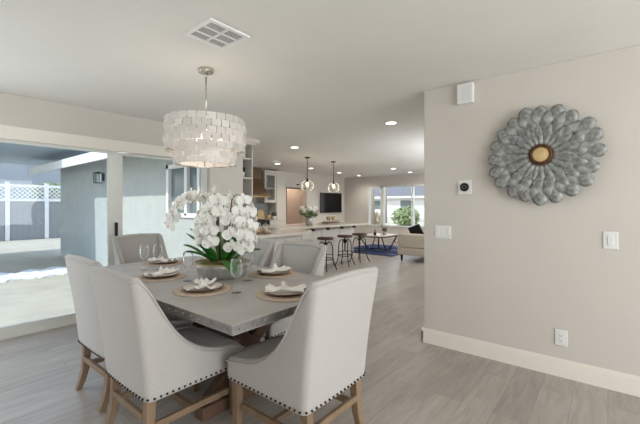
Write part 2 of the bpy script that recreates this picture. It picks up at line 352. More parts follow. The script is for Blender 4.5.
# ------------------------------------------------------------------ dining chairs
def prof_h(u):      # height of shell top at distance u from the rear
    P = [(0, .975), (.035, .972), (.065, .92), (.10, .83), (.15, .71), (.20, .625), (.26, .56), (.33, .512), (.42, .482), (.50, .470), (.60, .455)]
    for (a, ha), (c, hc) in zip(P[:-1], P[1:]):
        if u <= c: return ha+(hc-ha)*(u-a)/(c-a)
    return .45
def lean(u, z):
    k = max(0, (z-.34)/.64)
    return -.085*k**1.25*max(0, 1-u/.45)
def chair(label, loc, rz):
    t = thing('dining_chair', label, 'chair', loc, rz, 'upholstered chairs around the dining table')
    W = .276; rc = .045; zb = .315
    path = []   # (x, y, nx, ny, u)
    for x in (.61, .58, .5, .42, .34, .27, .21, .16, .12, .085, .06): path.append((x, W, 0, 1, x))
    for k in range(1, 6):
        a = PI/2+k*PI/12
        path.append((rc+rc*math.cos(a), W-rc+rc*math.sin(a), math.cos(a), math.sin(a), max(0, (rc+rc*math.cos(a)))*.9))
    for y in (.15, .075, 0): path.append((-.004*(1-(y/.2)**2), y, -1, 0, 0))
    path += [(x, -y, nx, -ny, u) for (x, y, nx, ny, u) in path[::-1][1:]]
    b = BM(); rings = []; outer = []; inner = []
    T = .052
    for (x, y, nx, ny, u) in path:
        h = prof_h(u)
        if u == 0: h += .012*(1-(y/.2)**2)
        def P(off, z):
            fl = (1 if y > 0 else -1)*min(1, abs(y)/.2)*.022*max(0, (z-.5)/.48)*max(0, 1-u/.3); return Vector((x-nx*off+lean(u, z), y-ny*off+fl, z))
        roll = .006 if u < .06 else 0
        zs = [P(.004, zb), P(0, zb+.02), P(0, zb+(h-zb)*.35), P(0, zb+(h-zb)*.7), P(-roll, h-.03), P(.006, h-.006), P(T*.5, h), P(T-.006, h-.008), P(T, h-.035), P(T+.004, max(.40, zb+(h-zb)*.6)), P(T+.006, .37), P(T-.01, zb)]
        rings.append([b.verts.new(p) for p in zs]); outer.append(P(-.001, h-.024)); inner.append(P(T+.001, h-.028))
    for a, c in zip(rings[:-1], rings[1:]): bridge(b, a, c)
    b.faces.new(rings[0][::-1]); b.faces.new(rings[-1])
    obj('backrest', b, M['fabric'], t, smooth=True, sub=1)
    b = BM(); tube(b, outer, .0052, 6); obj('piping', b, M['fabric'], t, smooth=True)
    b = BM(); tube(b, inner, .0052, 6); obj('piping', b, M['fabric'], t, smooth=True)
    # seat block with crowned top
    b = BM(); nx_, ny_ = 8, 8; x0, x1, y0, y1 = .045, .635, -.226, .226
    top = {}; 
    for i in range(nx_+1):
        for j in range(ny_+1):
            fx, fy = i/nx_, j/ny_
            z = .462+.022*math.sin(PI*min(1, max(0, fx)))**.6*math.sin(PI*fy)**.6 - (.03 if i == nx_ else 0)
            top[i, j] = b.verts.new((x0+(x1-x0)*fx, y0+(y1-y0)*fy, z))
    for i in range(nx_):
        for j in range(ny_): b.faces.new((top[i, j], top[i+1, j], top[i+1, j+1], top[i, j+1]))
    loop = [(i, 0) for i in range(nx_+1)]+[(nx_, j) for j in range(1, ny_+1)]+[(i, ny_) for i in range(nx_-1, -1, -1)]+[(0, j) for j in range(ny_-1, 0, -1)]
    prev = [top[k] for k in loop]
    for z in (.42, .335, .318):
        cur = [b.verts.new((v.co.x, v.co.y, z)) for v in prev]
        for i in range(len(cur)): b.faces.new((prev[i], cur[i], cur[(i+1) % len(cur)], prev[(i+1) % len(cur)]))
        prev = cur
    b.faces.new(prev)
    obj('seat', b, M['fabric'], t, smooth=True, sub=1)
    b = BM(); tube(b, [(.637, y, .437) for y in (-.2, -.1, 0, .1, .2)], .0045, 6); obj('piping', b, M['fabric'], t, smooth=True)
    # nailheads
    b = BM(); pts = []
    pl = [Vector((x+nx*.002, y+ny*.002, zb+.022)) for (x, y, nx, ny, u) in path]
    acc = 0; nxt = .015
    for p, q in zip(pl[:-1], pl[1:]):
        L = (q-p).length
        while nxt <= acc+L:
            pts.append(p+(q-p)*((nxt-acc)/L)); nxt += .033
        acc += L
    for k in range(13): pts.append(Vector((.640, -.2+k*.4/12, zb+.022)))
    bmesh.ops.create_icosphere(b, subdivisions=2, radius=.0065)
    nail0 = obj('nailhead', b, M['nail'], t, smooth=True); nail0.location = pts[0]
    for p in pts[1:]:
        q = nail0.copy(); COL.objects.link(q); q.parent = t; q.location = p
    # legs
    for s in (-1, 1):
        b = BM(); beam(b, (.575, s*.222, .32), (.575, s*.222, 0), .05, .05, .036, .036); obj('leg', b, M['oak'], t, bevel=.004)
    for s in (-1, 1):
        b = BM(); P = [(.045, .32), (.042, .23), (.034, .13), (.012, .05), (-.008, 0)]; prev = None
        for k, (x, z) in enumerate(P):
            w = .05-.012*k/4
            cur = [b.verts.new((x+sx*w/2, s*.215+sy*w/2, z)) for sx, sy in ((-1, -1), (1, -1), (1, 1), (-1, 1))]
            if prev: bridge(b, prev, cur)
            else: b.faces.new(cur)
            prev = cur
        b.faces.new(prev[::-1])
        o = obj('leg', b, M['oak'], t, bevel=.004)
        for p in o.data.polygons: p.use_smooth = False
    for s in (-1, 1):
        b = BM(); beam(b, (.03, s*.215, .165), (.53, s*.218, .165), .024, .036); obj('stretcher', b, M['oak'], t, bevel=.003)
    b = BM(); beam(b, (.29, -.206, .165), (.29, .206, .165), .03, .03); obj('stretcher', b, M['oak'], t, bevel=.003)
    b = BM(); beam(b, (.028, -.19, .215), (.028, .19, .215), .024, .036); obj('stretcher', b, M['oak'], t, bevel=.003)
    return t
c0 = chair('cream upholstered chair in the left foreground, nearest chair on the patio-door side', (.82, 2.065, 0), 0)
dup(c0, (.88, 2.745, 0), 0, 'cream upholstered chair at far left, standing behind the left foreground chair')
dup(c0, (1.515, 1.10, 0), PI/2, 'large cream chair at the near head of the table, back to the viewer, front centre')
dup(c0, (1.92, 4.36, 0), -PI/2+R(3), 'cream chair at the far head of the table, right before the glass door')
dup(c0, (2.42, 2.23, 0), PI, 'cream chair across the table, on the right of the orchid, below the bar stools')
dup(c0, (2.42, 2.90, 0), PI, 'cream chair across the table partly hidden behind the orchid')

# ------------------------------------------------------------------ dining table
TX0, TX1, TY0, TY1, TZ = 1.02, 2.20, 1.36, 3.62, .76
t = thing('dining_table', 'zinc topped rectangular dining table with riveted edge on a wooden trestle base', 'table', (1.61, 2.49, 0))
hx, hy = (TX1-TX0)/2, (TY1-TY0)/2
b = BM(); box(b, -hx, hx, -hy, hy, TZ-.004, TZ); box(b, -hx+.002, hx-.002, -hy+.002, hy-.002, TZ-.05, TZ-.004)
tt = obj('tabletop', b, M['zinc'], t, bevel=.002)
b = BM()
for (x0, x1, y0, y1) in ((-hx-.002, -hx+.004, -hy-.002, hy+.002), (hx-.004, hx+.002, -hy-.002, hy+.002), (-hx, hx, -hy-.002, -hy+.004), (-hx, hx, hy-.004, hy+.002)):
    box(b, x0, x1, y0, y1, TZ-.045, TZ-.002)
obj('edge_band', b, M['zincedge'], t, bevel=.001)
b = BM()
for k in range(29):
    y = -hy+.04+k*(2*hy-.08)/28
    for x in (-hx-.003, hx+.003): bmesh.ops.create_icosphere(b, subdivisions=1, radius=.0078, matrix=Matrix.Translation((x, y, TZ-.024)))
for k in range(15):
    x = -hx+.04+k*(2*hx-.08)/14
    for y in (-hy-.003, hy+.003): bmesh.ops.create_icosphere(b, subdivisions=1, radius=.0078, matrix=Matrix.Translation((x, y, TZ-.024)))
obj('rivets', b, M['zincedge'], t, smooth=True)
for y in (-.54, .37):
    b = BM(); beam(b, (-.36, y, .66), (.33, y, .09), .07, .085); o = obj('trestle_leg', b, M['walnut'], t, bevel=.005)
    b = BM(); beam(b, (.36, y+.002, .66), (-.33, y+.002, .09), .066, .085); obj('trestle_leg', b, M['walnut'], t, bevel=.005)
    b = BM(); box(b, -.40, .40, y-.045, y+.045, .0, .085); obj('trestle_foot', b, M['walnut'], t, bevel=.008)
    b = BM(); box(b, -.45, .45, y-.045, y+.045, .645, .71); obj('top_rail', b, M['walnut'], t, bevel=.005)
b = BM(); box(b, -.03, .03, -.5, .34, .335, .415); obj('stretcher', b, M['walnut'], t, bevel=.005)
b = BM()
for s in (-1, 1): tube(b, [(0, -.085+s*.40, .66), (0, -.085+s*.06, .40)], .012, 8)
obj('brace_rods', b, M['iron'], t)
# place settings
TT = .76
def placemat(loc, label):
    b = BM(); prof = [(0, 0), (.185, 0), (.19, .003), (.185, .006)]
    r = .18
    while r > .01: prof.append((r, .0075)); prof.append((r-.006, .0055)); r -= .012
    prof.append((0, .006)); lathe(b, prof, 40)
    o = obj('placemat', b, M['weave'], smooth=True); o.location = loc
    return tag(o, label, 'placemat', 'woven placemats on the dining table')
def plate(loc, label):
    t = thing('plate', label, 'plate', loc, 0, 'plates on the dining table')
    b = BM(); lathe(b, [(0, 0), (.08, 0), (.085, .003), (.128, .015), (.135, .018), (.133, .021), (.124, .018)], 36); obj('rim', b, M['plate'], t, smooth=True)
    b = BM(); lathe(b, [(.126, .019), (.085, .008), (.08, .006), (0, .006)], 36); obj('well', b, M['plate_in'], t, smooth=True)
    return t
def napkin(loc, rz, label):
    b = BM(); N = 20; g = {}; rnd = random.Random(3)
    for i in range(N+1):
        for j in range(13):
            u = i/N*2-1; v = j/12*2-1
            pinch = .22+.78*abs(u-.1)**.9
            x = .125*u*(1+.06*math.cos(v*5)); y = .09*v*pinch
            z = .014+.018*(1+math.sin(v*8.5+u*2.5))*.5*(.35+abs(u)) + .034*math.exp(-((u-.1)/.22)**2)*(1-v*v*.8)+.022*max(0, u-.55)+.03*max(0, -u-.6)*(1-abs(v))
            z += rnd.uniform(-.003, .003)
            g[i, j] = b.verts.new((x+rnd.uniform(-.004, .004), y+rnd.uniform(-.004, .004), z))
    for i in range(N):
        for j in range(12): b.faces.new((g[i, j], g[i+1, j], g[i+1, j+1], g[i, j+1]))
    # upright pointed fold
    for k, (a0, hgt) in enumerate(((.2, .062), (1.0, .045), (-.7, .05))):
        p = [Vector((.03*math.cos(a0), .03*math.sin(a0), .03)), Vector((-.03*math.cos(a0), -.03*math.sin(a0), .03)), Vector((.012, .01, .03+hgt)), Vector((.035, .025, .04+hgt*.5))]
        vs = [b.verts.new(q) for q in p]; b.faces.new((vs[0], vs[1], vs[2])); b.faces.new((vs[0], vs[2], vs[3]))
    o = obj('napkin', b, M['napkin'], smooth=True, solid=.003, sub=1); o.location = loc; o.rotation_euler = (0, 0, rz)
    return tag(o, label, 'napkin', 'folded napkins on the plates')
spots = [((1.33, 2.09), 'before the left foreground chair, nearest on the patio side', .9),
         ((1.36, 2.73), 'second from the viewer on the patio side', .3),
         ((1.70, 3.36), 'at the far table head by the glass door', 1.9),
         ((1.60, 1.585), 'at the near table head by the front chair', 2.3),
         ((2.01, 2.13), 'right of the orchid, across the table', -.4),
         ((1.95, 2.90), 'directly behind the orchid bowl', 1.2)]
pm0 = pl0 = nk0 = None
for (x, y), w, a in spots:
    if pm0 is None:
        pm0 = placemat((x, y, TT+.0005), 'round tan woven placemat '+w); pl0 = plate((x, y, TT+.0085), 'brown rimmed plate '+w); nk0 = napkin((x, y, TT+.010), a, 'folded white napkin on the plate '+w)
    else:
        dup(pm0, (x, y, TT+.0005), label='round tan woven placemat '+w); dup(pl0, (x, y, TT+.0085), label='brown rimmed plate '+w); dup(nk0, (x, y, TT+.010), a, 'folded white napkin on the plate '+w)
def wineglass(loc, label):
    t = thing('wine_glass', label, 'glass', loc, 0, 'stemmed glasses on the dining table')
    b = BM(); lathe(b, [(0, .0035), (.03, .0025), (.034, .001), (.034, 0), (0, 0)], 24); obj('foot', b, M['glass'], t, smooth=True)
    b = BM(); lathe(b, [(.008, .002), (.004, .01), (.0038, .08), (.007, .093)], 12); obj('stem', b, M['glass'], t, smooth=True)
    b = BM(); lathe(b, [(.006, .092), (.02, .10), (.034, .12), (.040, .145), (.038, .18), (.033, .215), (.0315, .215), (.036, .18), (.038, .145), (.032, .122), (.018, .103), (0, .097)], 28); obj('bowl', b, M['glass'], t, smooth=True)
    return t
g0 = wineglass((1.43, 1.865, TT), 'stemmed glass in front of the orchid bowl, nearest glass to the viewer')
dup(g0, (1.42, 2.43, TT), label='stemmed glass standing just left of the orchid bowl')
dup(g0, (1.42, 3.14, TT), label='left one of the two glasses close together near the far chair')
dup(g0, (1.52, 3.10, TT), label='right one of the two glasses close together near the far chair')
dup(g0, (1.72, 2.10, TT), label='stemmed glass right of the orchid bowl, before the right-hand placemat')

# ------------------------------------------------------------------ orchid arrangement
OX, OY = 1.69, 2.385
t = thing('potted_orchid', 'white cascading orchids in a round galvanised bowl at the middle of the table', 'potted plant', (OX, OY, TT))
b = BM(); lathe(b, [(0, 0), (.17, 0), (.185, .004), (.20, .03), (.215, .08), (.228, .115), (.224, .118), (.21, .085), (.19, .04), (0, .03)], 40)
for s in range(28):
    a = 2*PI*s/28; bmesh.ops.create_icosphere(b, subdivisions=1, radius=.005, matrix=Matrix.Translation((.209*math.cos(a), .209*math.sin(a), .055)))
bowl = obj('bowl', b, M['galv'], t, smooth=True); bowl.scale = (.92, .92, 1)
b = BM(); tube(b, [(.227*math.cos(2*PI*i/40), .227*math.sin(2*PI*i/40), .117) for i in range(40)], .006, 8, closed=True); obj('rim', b, M['brass'], bowl, smooth=True)
b = BM(); prof = [(.212, .095), (.17, .112), (.1, .125), (0, .13)]; lathe(b, prof, 30)
for v in b.verts: v.co += Vector((random.uniform(-.008, .008), random.uniform(-.008, .008), random.uniform(-.006, .01)))
for k in range(260):
    a = random.uniform(0, 2*PI); r = random.uniform(.02, .195); p = Vector((r*math.cos(a), r*math.sin(a), .118+.012*(1-r/.2)))
    q = [p+Vector((random.uniform(-.025, .025), random.uniform(-.025, .025), random.uniform(-.002, .012))) for _ in range(3)]
    b.faces.new([b.verts.new(v) for v in (q[0], q[1], q[1]+Vector((.004, .003, .002)), q[0]+Vector((.004, .003, .002)))])
o = obj('moss', b, M['moss'], t, smooth=True); o.scale = (.92, .92, 1)
CR = Vector((.632, -.775, 0)); CF = Vector((.775, .632, 0))   # two horizontal axes of the arrangement
def loc3(r, f, z): return CR*r+CF*f+Vector((0, 0, z))
def spline(P, n=8):
    P = [Vector(p) for p in P]; out = []
    E = [P[0]*2-P[1]]+P+[P[-1]*2-P[-2]]
    for i in range(1, len(E)-2):
        for k in range(n):
            s = k/n; a, b_, c, d_ = E[i-1:i+3]
            out.append(.5*((2*b_)+(c-a)*s+(2*a-5*b_+4*c-d_)*s*s+(3*b_-a-3*c+d_)*s**3))
    out.append(P[-1]); return out
# leaves
def leaf_bm(L, W, lift, droop):
    b = BM(); rows = []
    n = 10
    for i in range(n+1):
        s = i/n; w = W*math.sin(PI*min(1, s*.88+.1))**.7; x = L*s*(1-.15*droop*s); z = lift*s*1.6-droop*L*s**2.2
        rows.append([b.verts.new((x, yy*w/2, z+abs(yy)*w*.18)) for yy in (-1, -.5, 0, .5, 1)])
    for r0, r1 in zip(rows[:-1], rows[1:]):
        for k in range(4): b.faces.new((r0[k], r0[k+1], r1[k+1], r1[k]))
    return b
for ang, L, W, lift, droop, off in ((-112, .25, .09, .06, .62, .12), (165, .24, .095, .16, .10, .04), (140, .22, .09, .18, .12, .03), (-165, .20, .09, .14, .35, .07), (-60, .22, .085, .13, .25, .05), (-100, .19, .085, .17, .15, .03), (60, .20, .08, .16, .2, .04), (10, .20, .09, .15, .2, .04), (-30, .2, .08, .17, .15, .03), (178, .26, .09, .10, .22, .06), (-45, .25, .09, .09, .22, .06), (155, .22, .09, .13, .3, .08)):
    o = obj('leaf', leaf_bm(L, W*1.2, lift, droop), M['leaf'], t, smooth=True, solid=.003)
    a = R(ang); o.location = (off*math.cos(a), off*math.sin(a), .12); o.rotation_euler = (0, 0, a)
# flower mesh
def flower_mesh():
    b = BM()
    def petal(ang, L, W, cup, base=.003):
        n = 5; rows = []
        ca, sa = math.cos(ang), math.sin(ang)
        for i in range(n+1):
            s = i/n; w = W*(math.sin(PI*(.12+.80*s))**.75); rr = base+L*s
            row = []
            for yy in (-1, -.4, .4, 1):
                lx, ly = rr, yy*w/2; z = cup*(s**2)*L*.5-(abs(yy)*.12*w)+.004*math.sin(s*6+yy*2)
                row.append(b.verts.new((lx*ca-ly*sa, lx*sa+ly*ca, z)))
            rows.append(row)
        for r0, r1 in zip(rows[:-1], rows[1:]):
            for k in range(3): b.faces.new((r0[k], r0[k+1], r1[k+1], r1[k]))
    for a in (PI/2, PI/2+2*PI/3, PI/2-2*PI/3): petal(a, .038, .028, -.15)
    n0 = len(b.verts)
    for a in (.12, PI-.12): petal(a, .045, .052, .1)
    for v in b.verts[:] if False else []: pass
    pv = set()
    # lip and column
    f0 = len(b.faces)
    lathe(b, [(0, .012), (.004, .010), (.005, .005), (.003, 0)], 8, (0, .002, 0), 1)
    for s in (-1, 1):
        vs = [b.verts.new(q) for q in ((0, -.002, .003), (s*.006, -.006, .009), (s*.004, -.012, .009), (0, -.014, .005))]
        b.faces.new(vs).material_index = 1
    bmesh.ops.recalc_face_normals(b, faces=b.faces)
    me = bpy.data.meshes.new('flower'); b.to_mesh(me); b.free()
    for p in me.polygons: p.use_smooth = True
    me.materials.append(M['petal']); me.materials.append(M['lip']); return me
FM = flower_mesh()
stems = [
 [(0, 0, .12), (-.04, 0, .4), (-.08, -.01, .60), (-.17, -.02, .68), (-.28, -.04, .67), (-.37, -.05, .58), (-.41, -.05, .43)],
 [(0, -.03, .12), (-.02, -.03, .40), (-.05, -.08, .58), (-.11, -.14, .55), (-.14, -.16, .40), (-.12, -.17, .30)],
 [(-.02, -.03, .12), (-.03, -.04, .40), (-.06, -.1, .62), (-.10, -.15, .52), (-.07, -.18, .40), (-.06, -.19, .31)],
 [(.03, .02, .12), (.05, .02, .45), (.08, .02, .66), (.15, -.0, .68), (.22, -.03, .56), (.24, -.04, .42), (.24, -.05, .30)],
 [(.03, -.04, .12), (.05, -.05, .38), (.08, -.08, .52), (.12, -.13, .50), (.14, -.16, .36), (.15, -.17, .25)],
 [(0, .04, .12), (.0, .06, .45), (-.02, .10, .66), (.0, .17, .68), (.03, .24, .56), (.05, .27, .40)],
 [(.05, 0, .12), (.08, -.01, .40), (.11, -.03, .58), (.18, -.09, .54), (.22, -.12, .38), (.23, -.13, .24)],
 [(-.02, .02, .12), (-.04, .0, .45), (-.06, -.02, .66), (-.04, -.08, .69), (-.01, -.13, .60), (.0, -.15, .50)],
]
rnd = random.Random(11)
for si, sp in enumerate(stems):
    pts = spline([loc3(p[0]*(.93 if p[0] < 0 else 1), p[1], .12+(p[2]-.12)*.93) for p in sp], 8)
    b = BM(); tube(b, pts, [.0045-.003*i/len(pts) for i in range(len(pts))], 6)
    st = obj('stem', b, M['stem'], t, smooth=True)
    i0 = int(len(pts)*.40); acc = 0; side = 1; last = pts[i0]
    for i in range(i0+1, len(pts)):
        acc += (pts[i]-pts[i-1]).length
        if acc > .040:
            acc = 0; side = -side
            tg = (pts[i]-pts[i-1]).normalized(); outv = Vector((pts[i].x, pts[i].y, 0))
            if outv.length < .02: outv = -CF
            outv.normalize(); lat = tg.cross(outv); 
            if lat.length < .1: lat = tg.cross(Vector((0, 0, 1)))
            lat.normalize()
            n = (outv*1.0+lat*side*.75+Vector((0, 0, .1))+Vector([rnd.uniform(-.3, .3) for _ in range(3)])).normalized()
            pos = pts[i]+lat*side*.026+n*.014+Vector((0, 0, -.012))
            up = Vector((0, 0, 1)); xx = up.cross(n).normalized(); yy = n.cross(xx)
            roll = rnd.uniform(-.3, .3); x2 = xx*math.cos(roll)+yy*math.sin(roll); y2 = -xx*math.sin(roll)+yy*math.cos(roll)
            mt = Matrix((x2, y2, n)).transposed().to_4x4(); mt.translation = pos
            f = bpy.data.objects.new('flower', FM); COL.objects.link(f); f.parent = st
            sc = rnd.uniform(1.3, 1.6); f.matrix_local = mt @ Matrix.Scale(sc, 4)
for (r, f, h) in ((-.03, 0, .62), (.04, -.03, .55), (.06, .02, .62)):
    b = BM(); tube(b, [loc3(r*.5, f, .11), loc3(r*1.2, f, h)], .005, 6); obj('stake', b, M['stake'], t)

# ------------------------------------------------------------------ chandelier
t = thing('chandelier', 'two tier drum chandelier of square white shell discs over the dining table', 'chandelier', (1.65, 2.55, 0))
b = BM(); lathe(b, [(0, 2.408), (.055, 2.408), (.062, 2.415), (.062, 2.44), (0, 2.44)], 28); obj('canopy', b, M['chrome'], t, smooth=False, bevel=.002)
b = BM(); tube(b, [(0, 0, 2.42), (0, 0, 2.0)], .006, 10); tube(b, [(0, 0, 2.41), (0, 0, 2.37)], .011, 10); tube(b, [(0, 0, 2.27), (0, 0, 2.245)], .009, 10); obj('rod', b, M['chrome'], t, smooth=True)
b = BM()
def circ(r, z, n=48): return [(r*math.cos(2*PI*i/n), r*math.sin(2*PI*i/n), z) for i in range(n)]
for r, z in ((.306, 2.02), (.304, 1.79), (.234, 1.79), (.234, 1.662)): tube(b, circ(r, z), .004, 6, closed=True)
for k in range(3):
    a = k*PI/3; tube(b, [(-.306*math.cos(a), -.306*math.sin(a), 2.02), (.306*math.cos(a), .306*math.sin(a), 2.02)], .004, 6)
for k in range(6):
    a = k*PI/3; tube(b, [(.232*math.cos(a), .232*math.sin(a), 2.02), (.232*math.cos(a), .232*math.sin(a), 1.662)], .003, 6)
obj('frame', b, M['chrome'], t, smooth=True)
def shells(r, n, zs, w, h, seed):
    b = BM(); rn = random.Random(seed)
    for ri, z in enumerate(zs):
        for k in range(n):
            a = 2*PI*(k+(ri % 2)*.5)/n; rad = r+rn.uniform(-.004, .004)+.005*((ri % 2))
            c = Vector((rad*math.cos(a), rad*math.sin(a), z)); ty = a+rn.uniform(-.06, .06); tilt = rn.uniform(-.08, .06)
            u = Vector((-math.sin(ty), math.cos(ty), 0)); nn = Vector((math.cos(ty), math.sin(ty), 0)); v = (Vector((0, 0, 1))+nn*tilt).normalized(); nn = u.cross(v)
            k1 = .88; sh = [(-k1, -1), (k1, -1), (1, -k1), (1, k1), (k1, 1), (-k1, 1), (-1, k1), (-1, -k1)]
            A = [b.verts.new(c+u*x*w/2+v*y*h/2+nn*.001) for x, y in sh]; B = [b.verts.new(c+u*x*w/2+v*y*h/2-nn*.001) for x, y in sh]
            b.faces.new(A); b.faces.new(B[::-1])
            for i in range(8): b.faces.new((A[i], B[i], B[(i+1) % 8], A[(i+1) % 8]))
    return b
obj('upper_shell_tier', shells(.312, 28, [1.995-.052*i for i in range(5)], .0645, .0505, 1), M['capiz'], t)
obj('lower_shell_tier', shells(.240, 22, [1.765-.044*i for i in range(3)], .0635, .043, 2), M['capiz'], t)
for k in range(4):
    a = k*PI/2+.6; b = BM(); p = (.12*math.cos(a), .12*math.sin(a), 1.84); ball(b, p, .028, 12, 1.3)
    tb = obj('bulb', b, M['bulb'], t, smooth=True)
    b = BM(); tube(b, [(p[0], p[1], 1.865), (p[0], p[1], 1.92)], .014, 8); tube(b, [(p[0], p[1], 1.915), (0, 0, 1.95)], .005, 6); obj('socket', b, M['chrome'], tb)
b = BM(); tube(b, [(0, 0, 2.0), (0, 0, 1.94)], .012, 8); obj('hub', b, M['chrome'], t)
def point(loc, e, r=.05, col=(1, .85, .68)):
    l = bpy.data.lights.new('lamp', 'POINT'); l.energy = e; l.shadow_soft_size = r; l.color = col
    o = bpy.data.objects.new('lamp', l); COL.objects.link(o); o.location = loc
point((1.65, 2.55, 1.86), 2.6, .1, (1, .88, .76))

# ------------------------------------------------------------------ ceiling vent
t = thing('ceiling_vent', 'square white air vent with six louvred cells in the ceiling before the chandelier', 'vent', (1.36, 1.98, 2.44))
b = BM(); H = .152
box(b, -H, H, -H, -H+.028, -.012, 0); box(b, -H, H, H-.028, H, -.012, 0); box(b, -H, -H+.028, -H+.028, H-.028, -.012, 0); box(b, H-.028, H, -H+.028, H-.028, -.012, 0)
box(b, -.006, .006, -H+.028, H-.028, -.012, 0)
for y in (-.044, .044): box(b, -H+.028, H-.028, y-.005, y+.005, -.011, 0)
obj('frame', b, M['plastic'], t, bevel=.002)
b = BM(); box(b, -H+.02, H-.02, -H+.02, H-.02, -.002, -.0005); obj('duct_backing', b, M['iron'], t)
b = BM()
for cx, sgn in ((-.066, 1), (.066, 1)):
    for cy, dr in ((-.09, 1), (0, -1), (.09, 1)):
        for k in range(6):
            y = cy-.035+k*.0135
            beam(b, (cx-.058, y, -.008), (cx+.058, y, -.008), .0045, .0012)
obj('louvres', b, M['plastic'], t)

# ------------------------------------------------------------------ recessed lights
def downlight(x, y, label, e=14):
    t = thing('recessed_light', label, 'ceiling light', (x, y, 2.44), 0, 'recessed ceiling lights')
    b = BM(); lathe(b, [(.068, -.002), (.09, -.008), (.096, -.003), (.097, 0), (.06, 0)], 24); obj('trim_ring', b, M['plastic'], t, smooth=True)
    b = BM(); lathe(b, [(0, -.003), (.066, -.003), (.068, -.001)], 24); obj('lens', b, M['led'], t)
    l = bpy.data.lights.new('lamp', 'SPOT'); l.energy = e*1.9; l.spot_size = R(150); l.spot_blend = .8; l.shadow_soft_size = .07; l.color = (1, .93, .84)
    lo = bpy.data.objects.new('lamp', l); COL.objects.link(lo); lo.location = (x, y, 2.41)
DL = [(4.30, 2.27, 'recessed light nearest the viewer, closest to the flower-wall corner'), (4.92, 4.64, 'recessed light just right of the chandelier, before the kitchen'),
      (6.52, 6.77, 'recessed light in front of the range hood'), (7.96, 6.84, 'recessed light between the two pendants'),
      (9.6, 7.0, 'recessed light just right of the right-hand pendant, above the television'), (10.96, 7.1, 'recessed light in the far corner between television and window'),
      (9.58, 4.98, 'larger recessed light before the front window, left of the last one'), (10.95, 5.08, 'recessed light closest to the front window, rightmost at the wall corner')]
for x, y, l in DL: downlight(x, y, l)
b = BM(); box(b, -.14, .14, -.09, .09, -.008, 0)
for k in range(6): box(b, -.12, .12, -.075+k*.026, -.062+k*.026, -.011, -.008)
o = obj('ceiling_vent', b, M['plastic']); o.location = (6.15, 6.45, 2.44); tag(o, 'small slotted vent in the kitchen ceiling beside the hood light', 'vent')

# ------------------------------------------------------------------ wall art
t = thing('wall_flower', 'large layered grey metal flower wall sculpture with tan centre on the right wall', 'wall art', (3.30, .405, 1.72))
def art_petal(L, W, cup, base):
    b = BM(); n = 10; rows = []
    for i in range(n+1):
        s = i/n
        w = W*(.45+.55*math.sin(PI*min(1, s/.62)*.5)) if s < .62 else W*math.sqrt(max(.0, 1-((s-.62)/.385)**2.4))+.002
        row = []
        for yy in (-1, -.6, -.2, .2, .6, 1):
            row.append(b.verts.new((base+L*s, yy*w/2, cup*math.sin(PI*s*.9)*.9-abs(yy)**3*w*.10+(.005 if abs(yy) < .3 else 0)-.010*s**3)))
        rows.append(row)
    for r0, r1 in zip(rows[:-1], rows[1:]):
        for k in range(5): b.faces.new((r0[k], r0[k+1], r1[k+1], r1[k]))
    return b
rings = [(20, .16, .098, .016, .240, .006, 0), (20, .15, .090, .016, .200, .014, .5), (18, .15, .086, .015, .150, .022, .2), (17, .14, .076, .014, .105, .030, .6), (20, .16, .048, .012, .050, .038, .1)]
# local frame: x right (world -Y), y up, z out of wall (world -X)
WM = Matrix(((0, 0, -1, 0), (-1, 0, 0, 0), (0, 1, 0, 0), (0, 0, 0, 1)))
rn = random.Random(5)
for n, L, W, cup, base, zoff, ph in rings:
    proto = None
    for k in range(n):
        if proto is None:
            o = proto = obj('petal', art_petal(L, W, cup, base), M['metalflower'], t, smooth=True, solid=.003)
        else:
            o = proto.copy(); COL.objects.link(o)
        a = 2*PI*(k+ph)/n+rn.uniform(-.03, .03)
        o.parent = t
        o.matrix_local = WM @ Matrix.Translation((0, 0, zoff+rn.uniform(0, .004))) @ Matrix.Rotation(a, 4, 'Z') @ Matrix.Rotation(-.16, 4, 'Y') @ Matrix.Scale(1+rn.uniform(-.04, .03), 4)
b = BM(); tube(b, [(.066*math.cos(2*PI*i/30), .066*math.sin(2*PI*i/30), .088) for i in range(30)], .011, 8, closed=True)
for k in range(30):
    a = 2*PI*k/30; ball(b, (.080*math.cos(a), .080*math.sin(a), .082), .0065, 6)
o = obj('center_rim', b, M['rust'], t, smooth=True); o.matrix_local = WM
b = BM(); lathe(b, [(0, .102), (.03, .099), (.055, .091), (.064, .085), (.064, .02), (0, .02)], 30); o = obj('center_disc', b, M['disc'], t, smooth=True); o.matrix_local = WM
b = BM(); lathe(b, [(0, .03), (.25, .012), (.25, .002), (0, .001)], 30); o = obj('backing_plate', b, M['metalflower'], t); o.matrix_local = WM

# ------------------------------------------------------------------ things on the right wall (face at X = 3.30)
def plate_on_wall(name, label, cat, y, z, w, h, dpt=.008, group=None):
    t = thing(name, label, cat, (3.30, y, z), 0, group)
    b = BM(); box(b, -dpt, 0, -w/2, w/2, -h/2, h/2); obj('cover', b, M['plastic'], t, bevel=.003)
    return t
t = plate_on_wall('door_chime', 'white boxy door chime high on the right wall under the ceiling', 'door chime', .99, 2.325, .135, .175, .045)
b = BM()
for k in range(7): box(b, -.047, -.044, -.05, .03, -.06+k*.018, -.052+k*.018)
obj('grille', b, M['vinyl'], t)
t = plate_on_wall('thermostat', 'square white thermostat with round black dial left of the metal flower', 'thermostat', 1.0, 1.49, .115, .125, .012)
b = BM(); lathe(b, [(0, .016), (.034, .016), (.038, .012), (.038, 0), (0, 0)], 28); o = obj('dial', b, M['black'], t, smooth=False); o.matrix_local = Matrix.Translation((-.012, 0, 0)) @ WM
b = BM(); lathe(b, [(.013, .018), (.016, .0175), (.019, .0175), (.019, .016)], 20); o = obj('dial_mark', b, M['steel'], t); o.matrix_local = Matrix.Translation((-.0125, 0, 0)) @ WM
